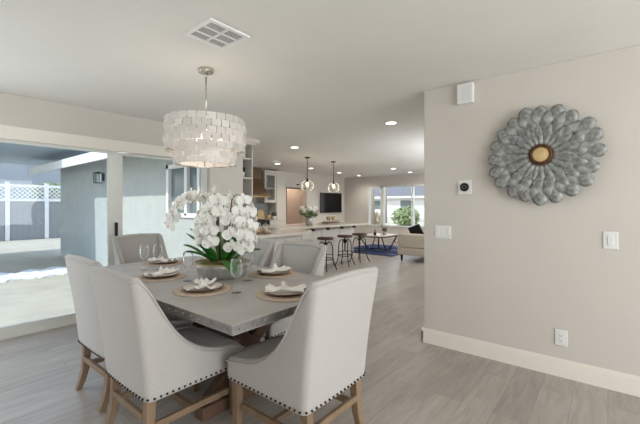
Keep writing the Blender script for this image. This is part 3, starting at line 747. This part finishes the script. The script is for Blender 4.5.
t = plate_on_wall('light_switch', 'three gang white light switch near the wall corner', 'light switch', 1.20, 1.076, .15, .12, .007)
for y in (-.046, 0, .046):
    b = BM(); box(b, -.011, -.006, y-.016, y+.016, -.034, .034); obj('rocker', b, M['plastic'], t, bevel=.002)
t = plate_on_wall('light_switch', 'white light switch below and right of the metal flower', 'light switch', -.015, 1.072, .085, .125, .007)
for y in (0,):
    b = BM(); box(b, -.011, -.006, y-.017, y+.017, -.034, .034); obj('rocker', b, M['plastic'], t, bevel=.002)
t = plate_on_wall('power_outlet', 'white duplex power outlet low on the right wall above the baseboard', 'power outlet', .28, .30, .08, .122, .007)
for z in (-.02, .02):
    b = BM(); box(b, -.010, -.006, -.016, .016, z-.014, z+.014); so = obj('socket', b, M['plastic'], t, bevel=.002)
    b = BM(); box(b, -.0106, -.0098, -.008, -.006, z-.004, z+.006); box(b, -.0106, -.0098, .006, .008, z-.004, z+.006); box(b, -.0106, -.0098, -.002, .002, z-.010, z-.006); obj('slots', b, M['iron'], so)

# ------------------------------------------------------------------ kitchen
# end shelf unit
t = thing('wall_shelf', 'open white end shelf unit under a crown moulding at the kitchen entrance', 'shelf', (3.65, 4.62, 1.44))
b = BM()
box(b, 0.001, .02, 0, .33, 0, .96); box(b, .21, .23, 0, .33, 0, .96); box(b, .02, .21, .31, .33, 0, .96)
obj('case', b, M['white'], t, bevel=.002)
for z in (0, .33, .65, .94):
    b = BM(); box(b, .02, .21, -.004, .31, z, z+.022); obj('shelf_board', b, M['white'], t, bevel=.002)
b = BM(); box(b, -.05, .33, -.06, .36, .93, 1.0); box(b, -.03, .28, -.03, .34, .90, .93); obj('crown', b, M['white'], t, bevel=.006)
b = BM(); lathe(b, [(0, 0), (.032, 0), (.034, .01), (.034, .16), (.012, .19), (.012, .22), (0, .22)], 20); o = obj('bottle', b, M['plastic'], smooth=True); o.location = (3.79, 4.75, 2.112); tag(o, 'white bottle on the upper open end shelf', 'bottle')
b = BM(); lathe(b, [(0, 0), (.018, 0), (.018, .13), (.008, .15), (0, .19)], 14); o = obj('bottle', b, M['iron'], smooth=True); o.location = (3.71, 4.78, 2.112); tag(o, 'thin dark bottle beside the white one on the upper open end shelf', 'bottle')
def foliage(bm, c, r, n, size, sz=1, seed=0):
    rn = random.Random(seed)
    for k in range(n):
        d = Vector((rn.gauss(0, 1), rn.gauss(0, 1), rn.gauss(0, 1))).normalized(); rr = r*rn.uniform(.55, 1.0)
        p = Vector(c)+Vector((d.x*rr, d.y*rr, d.z*rr*sz)); u = Vector((rn.gauss(0, 1), rn.gauss(0, 1), rn.gauss(0, 1))).normalized(); v = u.cross(d)
        if v.length < .1: continue
        v.normalize(); s = size*rn.uniform(.6, 1.2)
        bm.faces.new([bm.verts.new(q) for q in (p-u*s, p+v*s*.5, p+u*s, p-v*s*.5)])
def potplant(loc, pr, ph, fr, potm, folm, label, n=120, cat='potted plant', leafsize=.022):
    t = thing('potted_plant', label, cat, loc)
    b = BM(); lathe(b, [(0, 0), (pr*.8, 0), (pr, ph), (pr*.9, ph), (pr*.85, ph*.85), (0, ph*.85)], 20); obj('pot', b, potm, t, smooth=True)
    b = BM(); foliage(b, (0, 0, ph+fr*.6), fr, n, leafsize, .8, 3); obj('foliage', b, folm, t); return t
potplant((3.765, 4.76, 1.792), .05, .10, .065, M['plastic'], M['darkgreen'], 'dark little plant in a white pot on the middle open end shelf')
# rounded peninsula
t = thing('peninsula', 'white peninsula with rounded pale countertop behind the dining chairs', 'counter', (0, 0, 0))
def roundtop(b, x0, x1, y0, y1, z0, z1, n=20):
    cy = (y0+y1)/2; r = (y1-y0)/2; pts = [(x0, y0), (x1-r, y0)]+[(x1-r+r*math.sin(PI*k/n), cy-r*math.cos(PI*k/n)) for k in range(1, n)]+[(x1-r, y1), (x0, y1)]
    A = [b.verts.new((x, y, z0)) for x, y in pts]; B = [b.verts.new((x, y, z1)) for x, y in pts]
    b.faces.new(A[::-1]); b.faces.new(B)
    for i in range(len(A)): b.faces.new((A[i], A[(i+1) % len(A)], B[(i+1) % len(B)], B[i]))
b = BM(); roundtop(b, 3.10, 4.50, 3.62, 4.44, .88, .92); obj('countertop', b, M['quartz'], t, bevel=.006)
b = BM(); box(b, 3.15, 4.1, 3.78, 4.40, 0, .88); obj('cabinet', b, M['white'], t, bevel=.004)
for x in (3.17, 3.49, 3.81):
    b = BM(); box(b, x, x+.28, 3.768, 3.78, .12, .84); obj('panel', b, M['white'], t, bevel=.004)
# board with glass domes
t = thing('serving_board', 'round wooden board on the rounded peninsula carrying glass domes', 'board', (3.42, 3.90, .92))
b = BM(); lathe(b, [(0, 0), (.14, 0), (.15, .006), (.15, .018), (.145, .022), (0, .022)], 30); obj('board', b, M['oak'], t)
for (dx, dy, r, h, w) in ((-.05, .02, .062, .15, 'taller glass dome on the round board, left one'), (.07, -.03, .055, .12, 'shorter glass dome on the round board, right one')):
    q = thing('glass_dome', w, 'glass dome', (3.42+dx, 3.90+dy, .942), 0, 'glass domes on the peninsula')
    b = BM(); lathe(b, [(r, 0), (r, h*.6), (r*.8, h*.85), (r*.4, h*.97), (0, h), (0, h-.003), (r*.38, h*.95), (r*.77, h*.83), (r-.003, h*.6), (r-.003, 0)], 24); obj('dome', b, M['glass'], q, smooth=True)
    b = BM(); ball(b, (0, 0, h+.01), .012); obj('knob', b, M['glass'], q, smooth=True)
    b = BM(); lathe(b, [(0, 0), (r*.7, 0), (r*.72, h*.45), (0, h*.5)], 16); obj('candle', b, M['disc'], q, smooth=True)
# island
t = thing('kitchen_island', 'long white kitchen island with pale countertop overhanging the bar stools', 'kitchen island', (0, 0, 0))
b = BM(); box(b, 4.6, 7.45, 4.55, 5.75, .86, .90)
for v in b.verts: 
    if v.co.x < 5 and v.co.y < 5: v.co.y = 4.72
obj('countertop', b, M['quartz'], t, bevel=.006)
b = BM(); box(b, 4.68, 7.35, 4.90, 5.70, .10, .86); box(b, 4.74, 7.29, 4.96, 5.66, 0, .10); obj('cabinet', b, M['white'], t, bevel=.004)
for k in range(4):
    x = 4.76+k*.65; b = BM(); box(b, x, x+.58, 4.888, 4.90, .16, .80); obj('panel', b, M['white'], t, bevel=.004)
for x in (5.46, 5.95, 6.45, 6.95):
    b = BM(); box(b, x-.015, x+.015, 4.62, 4.888, .852, .86); box(b, x-.03, x+.03, 4.60, 4.66, .81, .86); obj('bracket', b, M['iron'], t)
# flowers on island
t = thing('flower_vase', 'glass vase of white and green hydrangeas on the kitchen island', 'vase of flowers', (5.85, 5.08, .90))
b = BM(); lathe(b, [(0, 0), (.07, 0), (.075, .1), (.08, .19), (.076, .19), (.07, .1), (.066, .01), (0, .01)], 24); obj('vase', b, M['galv'], t, smooth=True)
b = BM(); foliage(b, (0, 0, .28), .21, 360, .04, .6, 4); obj('foliage', b, M['foliage'], t)
for k in range(9):
    a = 2*PI*k/8; r = .14 if k < 8 else 0; c = (r*math.cos(a), r*math.sin(a), .31+.05*(k % 2)+(.04 if k == 8 else 0))
    b = BM(); ball(b, c, .058, 10); foliage(b, c, .07, 70, .022, 1, k); obj('blossom', b, M['petal'], t)
# caddy on island
t = thing('serving_tray', 'dark wooden tray on the island below the television', 'tray', (6.85, 5.25, .90))
b = BM(); box(b, -.22, .22, -.1, .1, 0, .012); box(b, -.22, .22, -.1, -.09, .012, .03); box(b, -.22, .22, .09, .1, .012, .03); obj('base', b, M['walnut'], t)
for s in (-1, 1):
    b = BM(); tube(b, [(s*.22, -.05, .02), (s*.25, -.03, .06), (s*.25, .03, .06), (s*.22, .05, .02)], .006, 6); obj('handle', b, M['iron'], t)
for k, (dx, dy, l) in enumerate(((-.12, 0, 'left'), (-.03, .02, 'second from left'), (.06, -.01, 'second from right'), (.15, .02, 'right'))):
    b = BM(); lathe(b, [(0, 0), (.02, 0), (.008, .01), (.006, .06), (.03, .09), (.034, .15), (.031, .15), (.027, .092), (0, .07)], 16); o = obj('goblet', b, M['brass'], smooth=True); o.location = (6.85+dx, 5.25+dy, .912); tag(o, 'small amber goblet, %s one on the dark island tray' % l, 'goblet', 'goblets on the island tray')
# cooking wall
t = thing('base_cabinet', 'white base cabinets with pale worktop right of the black range', 'cabinet', (0, 0, 0))
b = BM(); box(b, 7.0, 7.49, 7.6, 8.18, .1, .88); box(b, 7.02, 7.47, 7.65, 8.17, 0, .1); obj('carcass', b, M['white'], t, bevel=.003)
b = BM(); box(b, 6.99, 7.495, 7.57, 8.18, .88, .92); obj('countertop', b, M['quartz'], t, bevel=.004)
b = BM(); box(b, 7.03, 7.47, 7.588, 7.6, .14, .66); obj('door', b, M['white'], t, bevel=.003)
b = BM(); box(b, 7.03, 7.47, 7.588, 7.6, .69, .85); obj('drawer', b, M['white'], t, bevel=.003)
t = thing('base_cabinet', 'white base cabinets left of the black range', 'cabinet', (0, 0, 0))
b = BM(); box(b, 3.9, 6.2, 7.6, 8.18, .1, .88); box(b, 3.95, 6.2, 7.65, 8.17, 0, .1); obj('carcass', b, M['white'], t, bevel=.003)
b = BM(); box(b, 3.9, 6.21, 7.57, 8.18, .88, .92); obj('countertop', b, M['quartz'], t, bevel=.004)
for k in range(4):
    b = BM(); box(b, 3.93+k*.57, 4.47+k*.57, 7.588, 7.6, .14, .85); obj('door', b, M['white'], t, bevel=.003)
t = thing('range', 'black kitchen range under the bronze hood', 'stove', (6.6, 7.88, 0))
b = BM(); box(b, -.38, .38, -.32, .29, 0, .92); obj('body', b, M['stove'], t, bevel=.004)
b = BM(); box(b, -.3, .3, -.33, -.32, .25, .68); obj('oven_door', b, M['black'], t, bevel=.003)
b = BM(); tube(b, [(-.28, -.36, .74), (.28, -.36, .74)], .01, 8); obj('handle', b, M['steel'], t)
b = BM()
for x in (-.2, .2):
    for y in (-.15, .12): tube(b, [(x+.1*math.cos(2*PI*i/16), y+.1*math.sin(2*PI*i/16), .93) for i in range(16)], .008, 6, closed=True)
obj('grates', b, M['iron'], t)
t = thing('range_hood', 'bronze flared range hood on the kitchen wall', 'range hood', (6.75, 8.2, 0))
b = BM(); prev = None
for z, w, d_ in ((2.44, .20, .30), (2.1, .20, .30), (1.98, .22, .33), (1.85, .27, .38), (1.74, .33, .44), (1.66, .37, .48), (1.60, .38, .48)):
    cur = [b.verts.new(q) for q in ((-w, 0, z), (w, 0, z), (w, -d_, z), (-w, -d_, z))]
    if prev: bridge(b, prev, cur)
    prev = cur
b.faces.new(prev)
o = obj('hood_shell', b, M['hood'], t)
for p in o.data.polygons: p.use_smooth = False
b = BM(); box(b, -.385, .385, -.49, 0, 1.575, 1.605); obj('band', b, M['brass'], t)
t = thing('wall_cabinet', 'white glass-front wall cabinet right of the range hood', 'cabinet', (7.03, 7.85, 1.42))
b = BM(); box(b, 0, .46, .33, .35, 0, .90); box(b, 0, .02, 0, .33, 0, .90); box(b, .44, .46, 0, .33, 0, .90); box(b, 0, .46, 0, .33, 0, .025); box(b, 0, .46, 0, .33, .875, .90); box(b, .02, .44, .02, .33, .43, .45)
obj('carcass', b, M['white'], t, bevel=.002)
b = BM(); box(b, 0, .06, -.02, 0, .02, .88); box(b, .40, .46, -.02, 0, .02, .88); box(b, .06, .40, -.02, 0, .02, .08); box(b, .06, .40, -.02, 0, .82, .88); do = obj('door', b, M['white'], t, bevel=.002)
b = BM(); box(b, .06, .40, -.012, -.008, .08, .82); obj('glass', b, M['pane'], do)
b = BM(); box(b, -.02, .50, -.04, .35, .90, .96); obj('crown', b, M['white'], t, bevel=.01)
t = thing('pantry_cabinet', 'tall white pantry cabinet between kitchen and doorway', 'cabinet', (7.5, 7.85, 0))
b = BM(); box(b, 0, .40, 0, .33, 0, 2.4); obj('carcass', b, M['white'], t, bevel=.004)
for z0, z1 in ((.1, 1.2), (1.22, 2.26)):
    b = BM(); box(b, .02, .38, -.016, 0, z0, z1); obj('door', b, M['white'], t, bevel=.003)
b = BM(); box(b, 3.27, 7.49, 8.185, 8.199, .92, 1.42); o = obj('backsplash', b, M['tile']); tag(o, 'grey mosaic tile backsplash on the kitchen wall', 'backsplash')
t = thing('cutting_board', 'arched wooden board leaning on the backsplash', 'cutting board', (7.12, 8.10, .92), 0)
b = BM(); pts = [(-.12, 0), (.12, 0), (.12, .2)]+[(.12*math.cos(PI*k/10), .2+.1*math.sin(PI*k/10)) for k in range(1, 10)]+[(-.12, .2)]
A = [b.verts.new((x, z*.12, z)) for x, z in pts]; B = [b.verts.new((x, z*.12-.018, z)) for x, z in pts]; b.faces.new(A); b.faces.new(B[::-1])
for i in range(len(A)): b.faces.new((A[i], A[(i+1) % len(A)], B[(i+1) % len(B)], B[i]))
obj('panel', b, M['disc'], t)
b = BM(); lathe(b, [(0, 0), (.05, 0), (.06, .12), (.05, .13), (0, .13)], 20); o = obj('canister', b, M['disc'], smooth=True); o.location = (7.2, 7.85, .92); tag(o, 'tan canister on the worktop before the arched board', 'canister')
potplant((7.38, 7.8, .92), .055, .09, .10, M['plastic'], M['darkgreen'], 'small dark green plant in a white pot at the worktop right end')
# sensor above doorway
b = BM(); box(b, -.06, .06, -.03, 0, -.02, .02); o = obj('exit_sensor', b, M['iron'], bevel=.006); o.location = (8.85, 8.2, 2.05); tag(o, 'small dark sensor above the far doorway', 'sensor')

point((8.8, 9.2, 2.2), 14, .1)  # added lamp without a fixture, brightens the hall behind the doorway
# television
t = thing('television', 'wall mounted black flat television', 'television', (10.68, 8.2, 1.44))
b = BM(); box(b, -.66, .66, -.06, -.02, -.375, .375); obj('casing', b, M['black'], t, bevel=.006)
b = BM(); box(b, -.64, .64, -.063, -.0605, -.355, .355); obj('screen', b, pbr('screen', (6, 7, 8), .12, noise=0, spec=.25), t)
b = BM(); box(b, -.2, .2, -.02, 0, -.15, .15); obj('bracket', b, M['iron'], t)

# pendants
def pendant(x, y, label):
    t = thing('pendant_light', label, 'pendant light', (x, y, 0), 0, 'globe pendants over the island')
    b = BM(); lathe(b, [(0, 2.415), (.06, 2.418), (.065, 2.43), (.065, 2.44), (0, 2.44)], 20); obj('canopy', b, M['iron'], t, smooth=True)
    b = BM(); tube(b, [(0, 0, 2.42), (0, 0, 1.95)], .007, 8); tube(b, [(0, 0, 1.95), (0, 0, 1.87)], .02, 10); obj('stem', b, M['iron'], t, smooth=True)
    b = BM(); k = 14; lathe(b, [(.15*math.sin(PI*i/k), 1.78+.14*math.cos(PI*i/k)) for i in range(2, k-2)], 28); obj('globe', b, M['globe'], t, smooth=True)
    b = BM(); ball(b, (0, 0, 1.82), .032, 12, 1.4); obj('bulb', b, M['bulbp'], t, smooth=True)
    point((x, y, 1.81), 5, .04)
pendant(6.1, 5.35, 'left glass globe pendant above the flower vase end of the island')
pendant(7.1, 5.35, 'right glass globe pendant, in front of the television')

# bar stools
def stool(loc, label, rz=0):
    t = thing('bar_stool', label, 'bar stool', loc, rz, 'industrial stools at the island')
    b = BM(); lathe(b, [(0, .63), (.165, .63), (.175, .64), (.175, .662), (.165, .672), (0, .672)], 28); obj('seat', b, M['stool_wood'], t)
    b = BM(); tube(b, [(0, 0, .63), (0, 0, .32)], .014, 10); lathe(b, [(0, .62), (.06, .62), (.06, .63), (0, .63)], 16); tube(b, [(0, 0, .50), (0, 0, .56)], .028, 12); obj('screw_post', b, M['iron'], t, smooth=True)
    for k in range(4):
        a = PI/4+k*PI/2; c, s = math.cos(a), math.sin(a)
        P = spline([(.025*c, .025*s, .53), (.07*c, .07*s, .575), (.125*c, .125*s, .54), (.15*c, .15*s, .44), (.155*c, .155*s, .25), (.18*c, .18*s, .13), (.235*c, .235*s, 0.008)], 6)
        b = BM(); tube(b, P, .010, 8); ball(b, P[-1], .014, 8, .5); obj('leg', b, M['iron'], t, smooth=True)
    b = BM(); tube(b, [(.165*math.cos(2*PI*i/28), .165*math.sin(2*PI*i/28), .23) for i in range(28)], .009, 8, closed=True); obj('footrest', b, M['iron'], t, smooth=True)
    b = BM()
    for k in range(2):
        a = PI/4+k*PI/2; tube(b, [(-.155*math.cos(a), -.155*math.sin(a), .32), (.155*math.cos(a), .155*math.sin(a), .32)], .007, 6)
    obj('cross_brace', b, M['iron'], t)
    return t
s0 = stool((5.72, 4.52, 0), 'bar stool nearest the viewer, leftmost of the three at the island')
dup(s0, (6.42, 4.52, 0), R(12), 'middle bar stool of the three at the island')
dup(s0, (7.07, 4.56, 0), R(-8), 'bar stool at the living room end, rightmost of the three at the island')

# ------------------------------------------------------------------ living room
b = BM(); box(b, 8.3, 10.6, 4.35, 6.3, .0, .012); o = obj('area_rug', b, M['rug']); tag(o, 'blue patterned area rug under the coffee table', 'rug')
t = thing('coffee_table', 'low coffee table with white top, black edge and crossed black metal legs', 'coffee table', (9.35, 5.35, .012))
b = BM(); box(b, -.5, .5, -.4, .4, .42, .45); obj('tabletop', b, M['quartz'], t, bevel=.004)
b = BM(); box(b, -.51, .51, -.41, .41, .395, .42); obj('frame', b, M['iron'], t)
for sx in (-1, 1):
    for sy in (-1, 1):
        b = BM(); beam(b, (sx*.47, sy*.37, .40), (sx*.1, sy*.30, .0), .025, .025); obj('leg', b, M['iron'], t)
b = BM(); beam(b, (0, -.3, .02), (0, .3, .02), .025, .025); beam(b, (0, 0, 0.02), (0, 0, .40), .03, .03); obj('centre_brace', b, M['iron'], t)
potplant((9.45, 5.2, .462), .07, .09, .09, M['galv'], M['darkgreen'], 'small green plant in a grey pot on the coffee table')
b = BM(); lathe(b, [(0, 0), (.04, 0), (.045, .06), (.015, .1), (.012, .17), (.0, .17)], 16); o = obj('bottle_vase', b, M['iron'], smooth=True); o.location = (9.05, 5.3, .462); tag(o, 'small dark bottle vase on the coffee table left of the plant', 'vase')
t = thing('sofa', 'beige fabric sofa on dark legs beside the wall corner', 'sofa', (7.8, 3.0, 0))
b = BM(); box(b, .0, 2.2, 0, .95, .15, .32); obj('base', b, M['sofa'], t, bevel=.02, seg=3)
for x0, x1 in ((0.0, .18), (2.02, 2.2)):
    b = BM(); box(b, x0, x1, 0, .95, .322, .66); obj('arm', b, M['sofa'], t, bevel=.04, seg=4)
b = BM(); box(b, .18, 2.02, 0, .2, .322, .80); obj('backrest', b, M['sofa'], t, bevel=.05, seg=4)
for k in range(2):
    b = BM(); box(b, .185+k*.92, 1.095+k*.92, .2, .96, .322, .46); obj('seat_cushion', b, M['sofa'], t, bevel=.03, seg=4)
    b = BM(); box(b, .19+k*.92, 1.09+k*.92, .2, .36, .462, .84); obj('back_cushion', b, M['sofa'], t, bevel=.05, seg=4)
for x in (.08, 2.12):
    for y in (.08, .87):
        b = BM(); beam(b, (x, y, .15), (x, y, 0), .05, .05, .03, .03); obj('leg', b, M['iron'], t)
b = BM(); N = 10; g = {}
for s in (-1, 1):
    for i in range(N+1):
        for j in range(N+1):
            u, v = i/N*2-1, j/N*2-1
            if s == -1 and (abs(u) == 1 or abs(v) == 1): g[s, i, j] = g[1, i, j] if (1, i, j) in g else b.verts.new((.21*u, 0, .21*v)); continue
            th = 0 if (abs(u) == 1 or abs(v) == 1) else .075*((1-u*u)*(1-v*v))**.45
            if s == 1 or (s, i, j) not in g: g[s, i, j] = b.verts.new((.22*u, s*th, .22*v))
# rebuild in consistent order
b.free(); b = BM(); g = {}
for s in (1, -1):
    for i in range(N+1):
        for j in range(N+1):
            u, v = i/N*2-1, j/N*2-1; edge = i in (0, N) or j in (0, N)
            if s == -1 and edge: g[s, i, j] = g[1, i, j]; continue
            g[s, i, j] = b.verts.new((.22*u, 0 if edge else s*.075*((1-u*u)*(1-v*v))**.45, .22*v))
    for i in range(N):
        for j in range(N): b.faces.new((g[s, i, j], g[s, i+1, j], g[s, i+1, j+1], g[s, i, j+1]))
o = obj('throw_pillow', b, M['blackfab'], smooth=True); o.location = (8.13, 3.60, .665); o.rotation_euler = (R(-16), R(20), R(75)); o.scale = (.85, .85, .85); tag(o, 'black throw pillow propped on the arm end of the sofa', 'pillow')

# ------------------------------------------------------------------ patio and wing exterior
b = BM(); box(b, -14, 3.1, 4.77, 30, -.22, -.10); box(b, 3.1, 8, 12.0, 30, -.22, -.10); struct('trim_3', b, M['concrete'], 'pale concrete patio outside the glass door')
t = thing('eave', 'white roof eave along the stucco kitchen wing outside', 'eave', (0, 0, 0))
b = BM(); box(b, 2.48, 2.53, 5.0, 12.4, 2.18, 2.36); obj('fascia', b, M['extwhite'], t)
b = BM(); A = [b.verts.new(q) for q in ((2.5, 4.9, 2.24), (3.1, 4.9, 2.41), (3.1, 12.4, 2.41), (2.5, 12.4, 2.24))]; B = [b.verts.new(v.co+Vector((0, 0, .10))) for v in A]
b.faces.new(A[::-1]); b.faces.new(B)
for i in range(4): b.faces.new((A[i], A[(i+1) % 4], B[(i+1) % 4], B[i]))
obj('soffit', b, M['stucco'], t)
t = thing('wall_lantern', 'black wall lantern on the stucco wing under the eave', 'lantern', (3.1, 8.85, 1.97))
b = BM(); box(b, -.02, 0, -.05, .05, -.08, .08); beam(b, (-.02, 0, .06), (-.12, 0, .12), .02, .02); obj('bracket', b, M['iron'], t)
b = BM()
for sx in (-1, 1):
    for sy in (-1, 1): box(b, -.12+sx*.06-.006, -.12+sx*.06+.006, sy*.06-.006, sy*.06+.006, -.13, .08)
box(b, -.19, -.05, -.07, .07, .08, .10); box(b, -.19, -.05, -.07, .07, -.14, -.125); obj('cage', b, M['iron'], t)
b = BM(); box(b, -.175, -.065, -.055, .055, -.125, .08); obj('glass', b, M['pane'], t)
# patio cover
t = thing('patio_cover', 'blue grey flat patio cover beyond the concrete terrace', 'patio cover', (0, 0, 0))
b = BM(); box(b, -6, 3.6, 9.5, 14.2, 2.62, 2.74); obj('roof', b, pbr('cover_paint', (168, 182, 196), .8, noise=.05), t)
for x in (-5.5, -2.0, 1.2):
    b = BM(); box(b, x-.06, x+.06, 13.9, 14.02, -.1, 2.62); obj('post', b, M['extwhite'], t)
# fence
t = thing('lattice_fence', 'white board fence with lattice top beyond the terrace', 'fence', (0, 19, -.1))
b = BM(); box(b, -5, 7, 0, .03, 0, 1.62); 
for k in range(60): box(b, -5+k*.2, -4.99+k*.2, -.006, 0, 0, 1.62)
obj('boards', b, M['fence'], t)
b = BM(); box(b, -5, 7, -.03, .05, 1.62, 1.72); box(b, -5, 7, -.03, .05, 2.22, 2.32); obj('rails', b, M['extwhite'], t)
for x in (-4.9, -1.5, 1.6, 3.1, 4.4, 5.9):
    b = BM(); box(b, x-.07, x+.07, -.05, .06, 0, 2.4); obj('post', b, M['extwhite'], t)
b = BM()
for k in range(70):
    x = -5+k*.17
    beam(b, (x, .01, 1.72), (x+.5, .01, 2.22), .01, .03); beam(b, (x+.5, .02, 1.72), (x, .02, 2.22), .01, .03)
obj('lattice', b, M['extwhite'], t)
t = thing('neighbour_house', 'pale sided neighbour house behind the lattice fence', 'building', (0, 0, 0))
b = BM(); box(b, -4, 6.6, 22.5, 30, -.1, 4.2); obj('wall', b, pbr('siding', (160, 166, 172), .8, noise=.04), t)
b = BM(); box(b, -4.6, 7.0, 22.0, 30, 4.2, 4.5); obj('roof', b, M['roofgrey'], t)
b = BM(); box(b, 1.6, 2.6, 22.45, 22.5, 2.5, 3.5); obj('window', b, M['shadeglass'], t)
def tree(name, label, loc, h, r, trunk_r, folm, n, size, cat='tree', sz=.8, seed=1, lift=0):
    t = thing(name, label, cat, loc)
    if h > 0:
        b = BM(); tube(b, [(0, 0, 0), (.04, .02, h*.5), (0, .03, h)], [trunk_r, trunk_r*.8, trunk_r*.55], 10); tube(b, [(0, .02, h*.6), (r*.4, -.1, h+r*.3)], [trunk_r*.5, trunk_r*.25], 8); tube(b, [(0, .02, h*.7), (-r*.3, .2, h+r*.4)], [trunk_r*.5, trunk_r*.25], 8); obj('trunk', b, M['bark'], t, smooth=True)
    b = BM(); foliage(b, (0, 0, h+r*sz+lift), r, n, size, sz, seed); foliage(b, (r*.3, 0, h+r*sz*.8+lift), r*.7, n//2, size, sz, seed+1); obj('foliage', b, folm, t); return t
tree('garden_tree', 'green tree rising behind the lattice fence', (4.9, 20.6, -.1), 1.3, .8, .12, M['foliage'], 700, .13)
# rubble pile on the terrace
b = BM(); rn = random.Random(9)
for k in range(120):
    x, y = rn.uniform(1.0, 2.6), rn.uniform(8.8, 9.6); s = rn.uniform(.05, .2)
    bmesh.ops.create_icosphere(b, subdivisions=1, radius=s, matrix=Matrix.Translation((x, y, -.1)) @ Matrix.Rotation(rn.uniform(0, 3), 4, 'Z') @ Matrix.Diagonal((1, 1.4, .35, 1)))
o = obj('rubble', b, M['extwhite']); tag(o, 'low heap of white broken rubble on the terrace', 'rubble', kind='stuff')

# ------------------------------------------------------------------ front garden
b = BM(); box(b, 11.75, 60, -15, 50, -.22, -.10); struct('trim_4', b, M['concrete'], 'bright paved front yard beyond the front window')
t = thing('street_house', 'white single storey house with grey roof across the front yard', 'building', (0, 0, 0))
b = BM(); box(b, 40, 48, 8, 36, -.1, 2.5); obj('wall', b, M['extwhite'], t)
b = BM(); prof = [(39.2, 2.35), (44, 3.8), (49, 2.35), (49, 2.5), (44, 4.0), (39.2, 2.5)]
A = [b.verts.new((x, 7, z)) for x, z in prof]; B = [b.verts.new((x, 37, z)) for x, z in prof]
b.faces.new(A[::-1]); b.faces.new(B)
for i in range(6): b.faces.new((A[i], A[(i+1) % 6], B[(i+1) % 6], B[i]))
obj('roof', b, M['roofgrey'], t)
for y in (14.0, 18.2, 22.4, 26.5):
    b = BM(); box(b, 39.94, 40.0, y, y+1.6, .9, 2.0); wf = obj('window', b, M['shadeglass'], t)
b = BM(); box(b, 39.1, 39.25, 7, 37, 2.28, 2.5); obj('fascia', b, M['extwhite'], t)
b = BM(); box(b, 39.95, 40.0, 20.8, 21.8, -.1, 2.0); obj('door', b, M['extwhite'], t)
tree('garden_bush', 'round green bush in the middle pane of the front window', (19.5, 9.3, -.1), .15, .85, .1, M['foliage'], 900, .12, 'bush', .75, 4)
tree('garden_bush', 'pale blue green bush behind the left pane of the front window', (18.5, 10.9, -.1), .05, .62, .08, M['palefol'], 500, .10, 'bush', .9, 6)
tree('garden_bush', 'pale pinkish grass clump behind the right pane of the front window', (19.0, 7.3, -.1), .05, .6, .08, M['palefol'], 500, .10, 'bush', .7, 8)
tree('street_tree', 'slim tree trunk standing behind the left pane of the front window', (18.0, 10.7, -.1), 4.6, 1.4, .13, M['foliage'], 500, .16, seed=3)
tree('street_tree', 'slim tree trunk standing beside the left mullion of the front window', (26.0, 14.2, -.1), 4.8, 1.4, .12, M['foliage'], 500, .16, seed=5)

# ------------------------------------------------------------------ light
W = bpy.data.worlds.new('World'); SC.world = W; W.use_nodes = True; nt = W.node_tree; nt.nodes.clear()
out = nt.nodes.new('ShaderNodeOutputWorld'); bg = nt.nodes.new('ShaderNodeBackground'); nt.links.new(bg.outputs[0], out.inputs[0])
tc = nt.nodes.new('ShaderNodeTexCoord'); sp = nt.nodes.new('ShaderNodeSeparateXYZ'); nt.links.new(tc.outputs['Generated'], sp.inputs[0])
rp = nt.nodes.new('ShaderNodeValToRGB'); nt.links.new(sp.outputs['Z'], rp.inputs[0])
rp.color_ramp.elements[0].position = 0; rp.color_ramp.elements[0].color = (1, .99, .97, 1)
rp.color_ramp.elements[1].position = .6; rp.color_ramp.elements[1].color = (.62, .76, 1, 1)
nt.links.new(rp.outputs[0], bg.inputs[0]); bg.inputs[1].default_value = 1.5
s = bpy.data.lights.new('sun', 'SUN'); s.energy = 3.0; s.angle = R(1); s.color = (1, .95, .86)
so = bpy.data.objects.new('sun', s); COL.objects.link(so)
so.rotation_euler = Vector((-1, .07, 1.08)).to_track_quat('Z', 'Y').to_euler()

def fill_light(loc, direction, w, h, e, col=(.91, .96, 1)):  # unseen area lamp, added to brighten the interior
    l = bpy.data.lights.new('fill_lamp', 'AREA'); l.shape = 'RECTANGLE'; l.size = w; l.size_y = h; l.energy = e; l.color = col
    o = bpy.data.objects.new('fill_lamp', l); COL.objects.link(o); o.location = loc
    o.rotation_euler = Vector(direction).to_track_quat('-Z', 'Y').to_euler()
fill_light((.8, -4.3, 1.15), (0, 1, .45), 4.4, 2.1, 140)      # added fill lamp behind the camera, brightens walls and ceiling of the dining room
fill_light((8.3, 1.45, 1.75), (0, 1, .5), 5.0, 1.0, 120)     # added fill lamp against solid wall, brightens the living room; no window there
fill_light((-.45, 4.5, 1.05), (.25, -1, .12), 1.6, 1.8, 26, (.86, .94, 1))      # added fill lamp inside the door's unseen left end, brightens floor and chairs
cam = bpy.data.cameras.new('camera'); co = bpy.data.objects.new('camera', cam); COL.objects.link(co)
co.location = (0, 0, 1.32); co.rotation_euler = (R(90), 0, R(39.2-90)); cam.sensor_width = 36; cam.lens = 353/640*36; cam.shift_y = -6/640
cam.clip_start = .05; cam.clip_end = 200
SC.camera = co
SC.view_settings.view_transform = 'Standard'; SC.view_settings.look = 'None'; SC.view_settings.gamma = 1; SC.view_settings.use_curve_mapping = False
SC.view_settings.exposure = .35
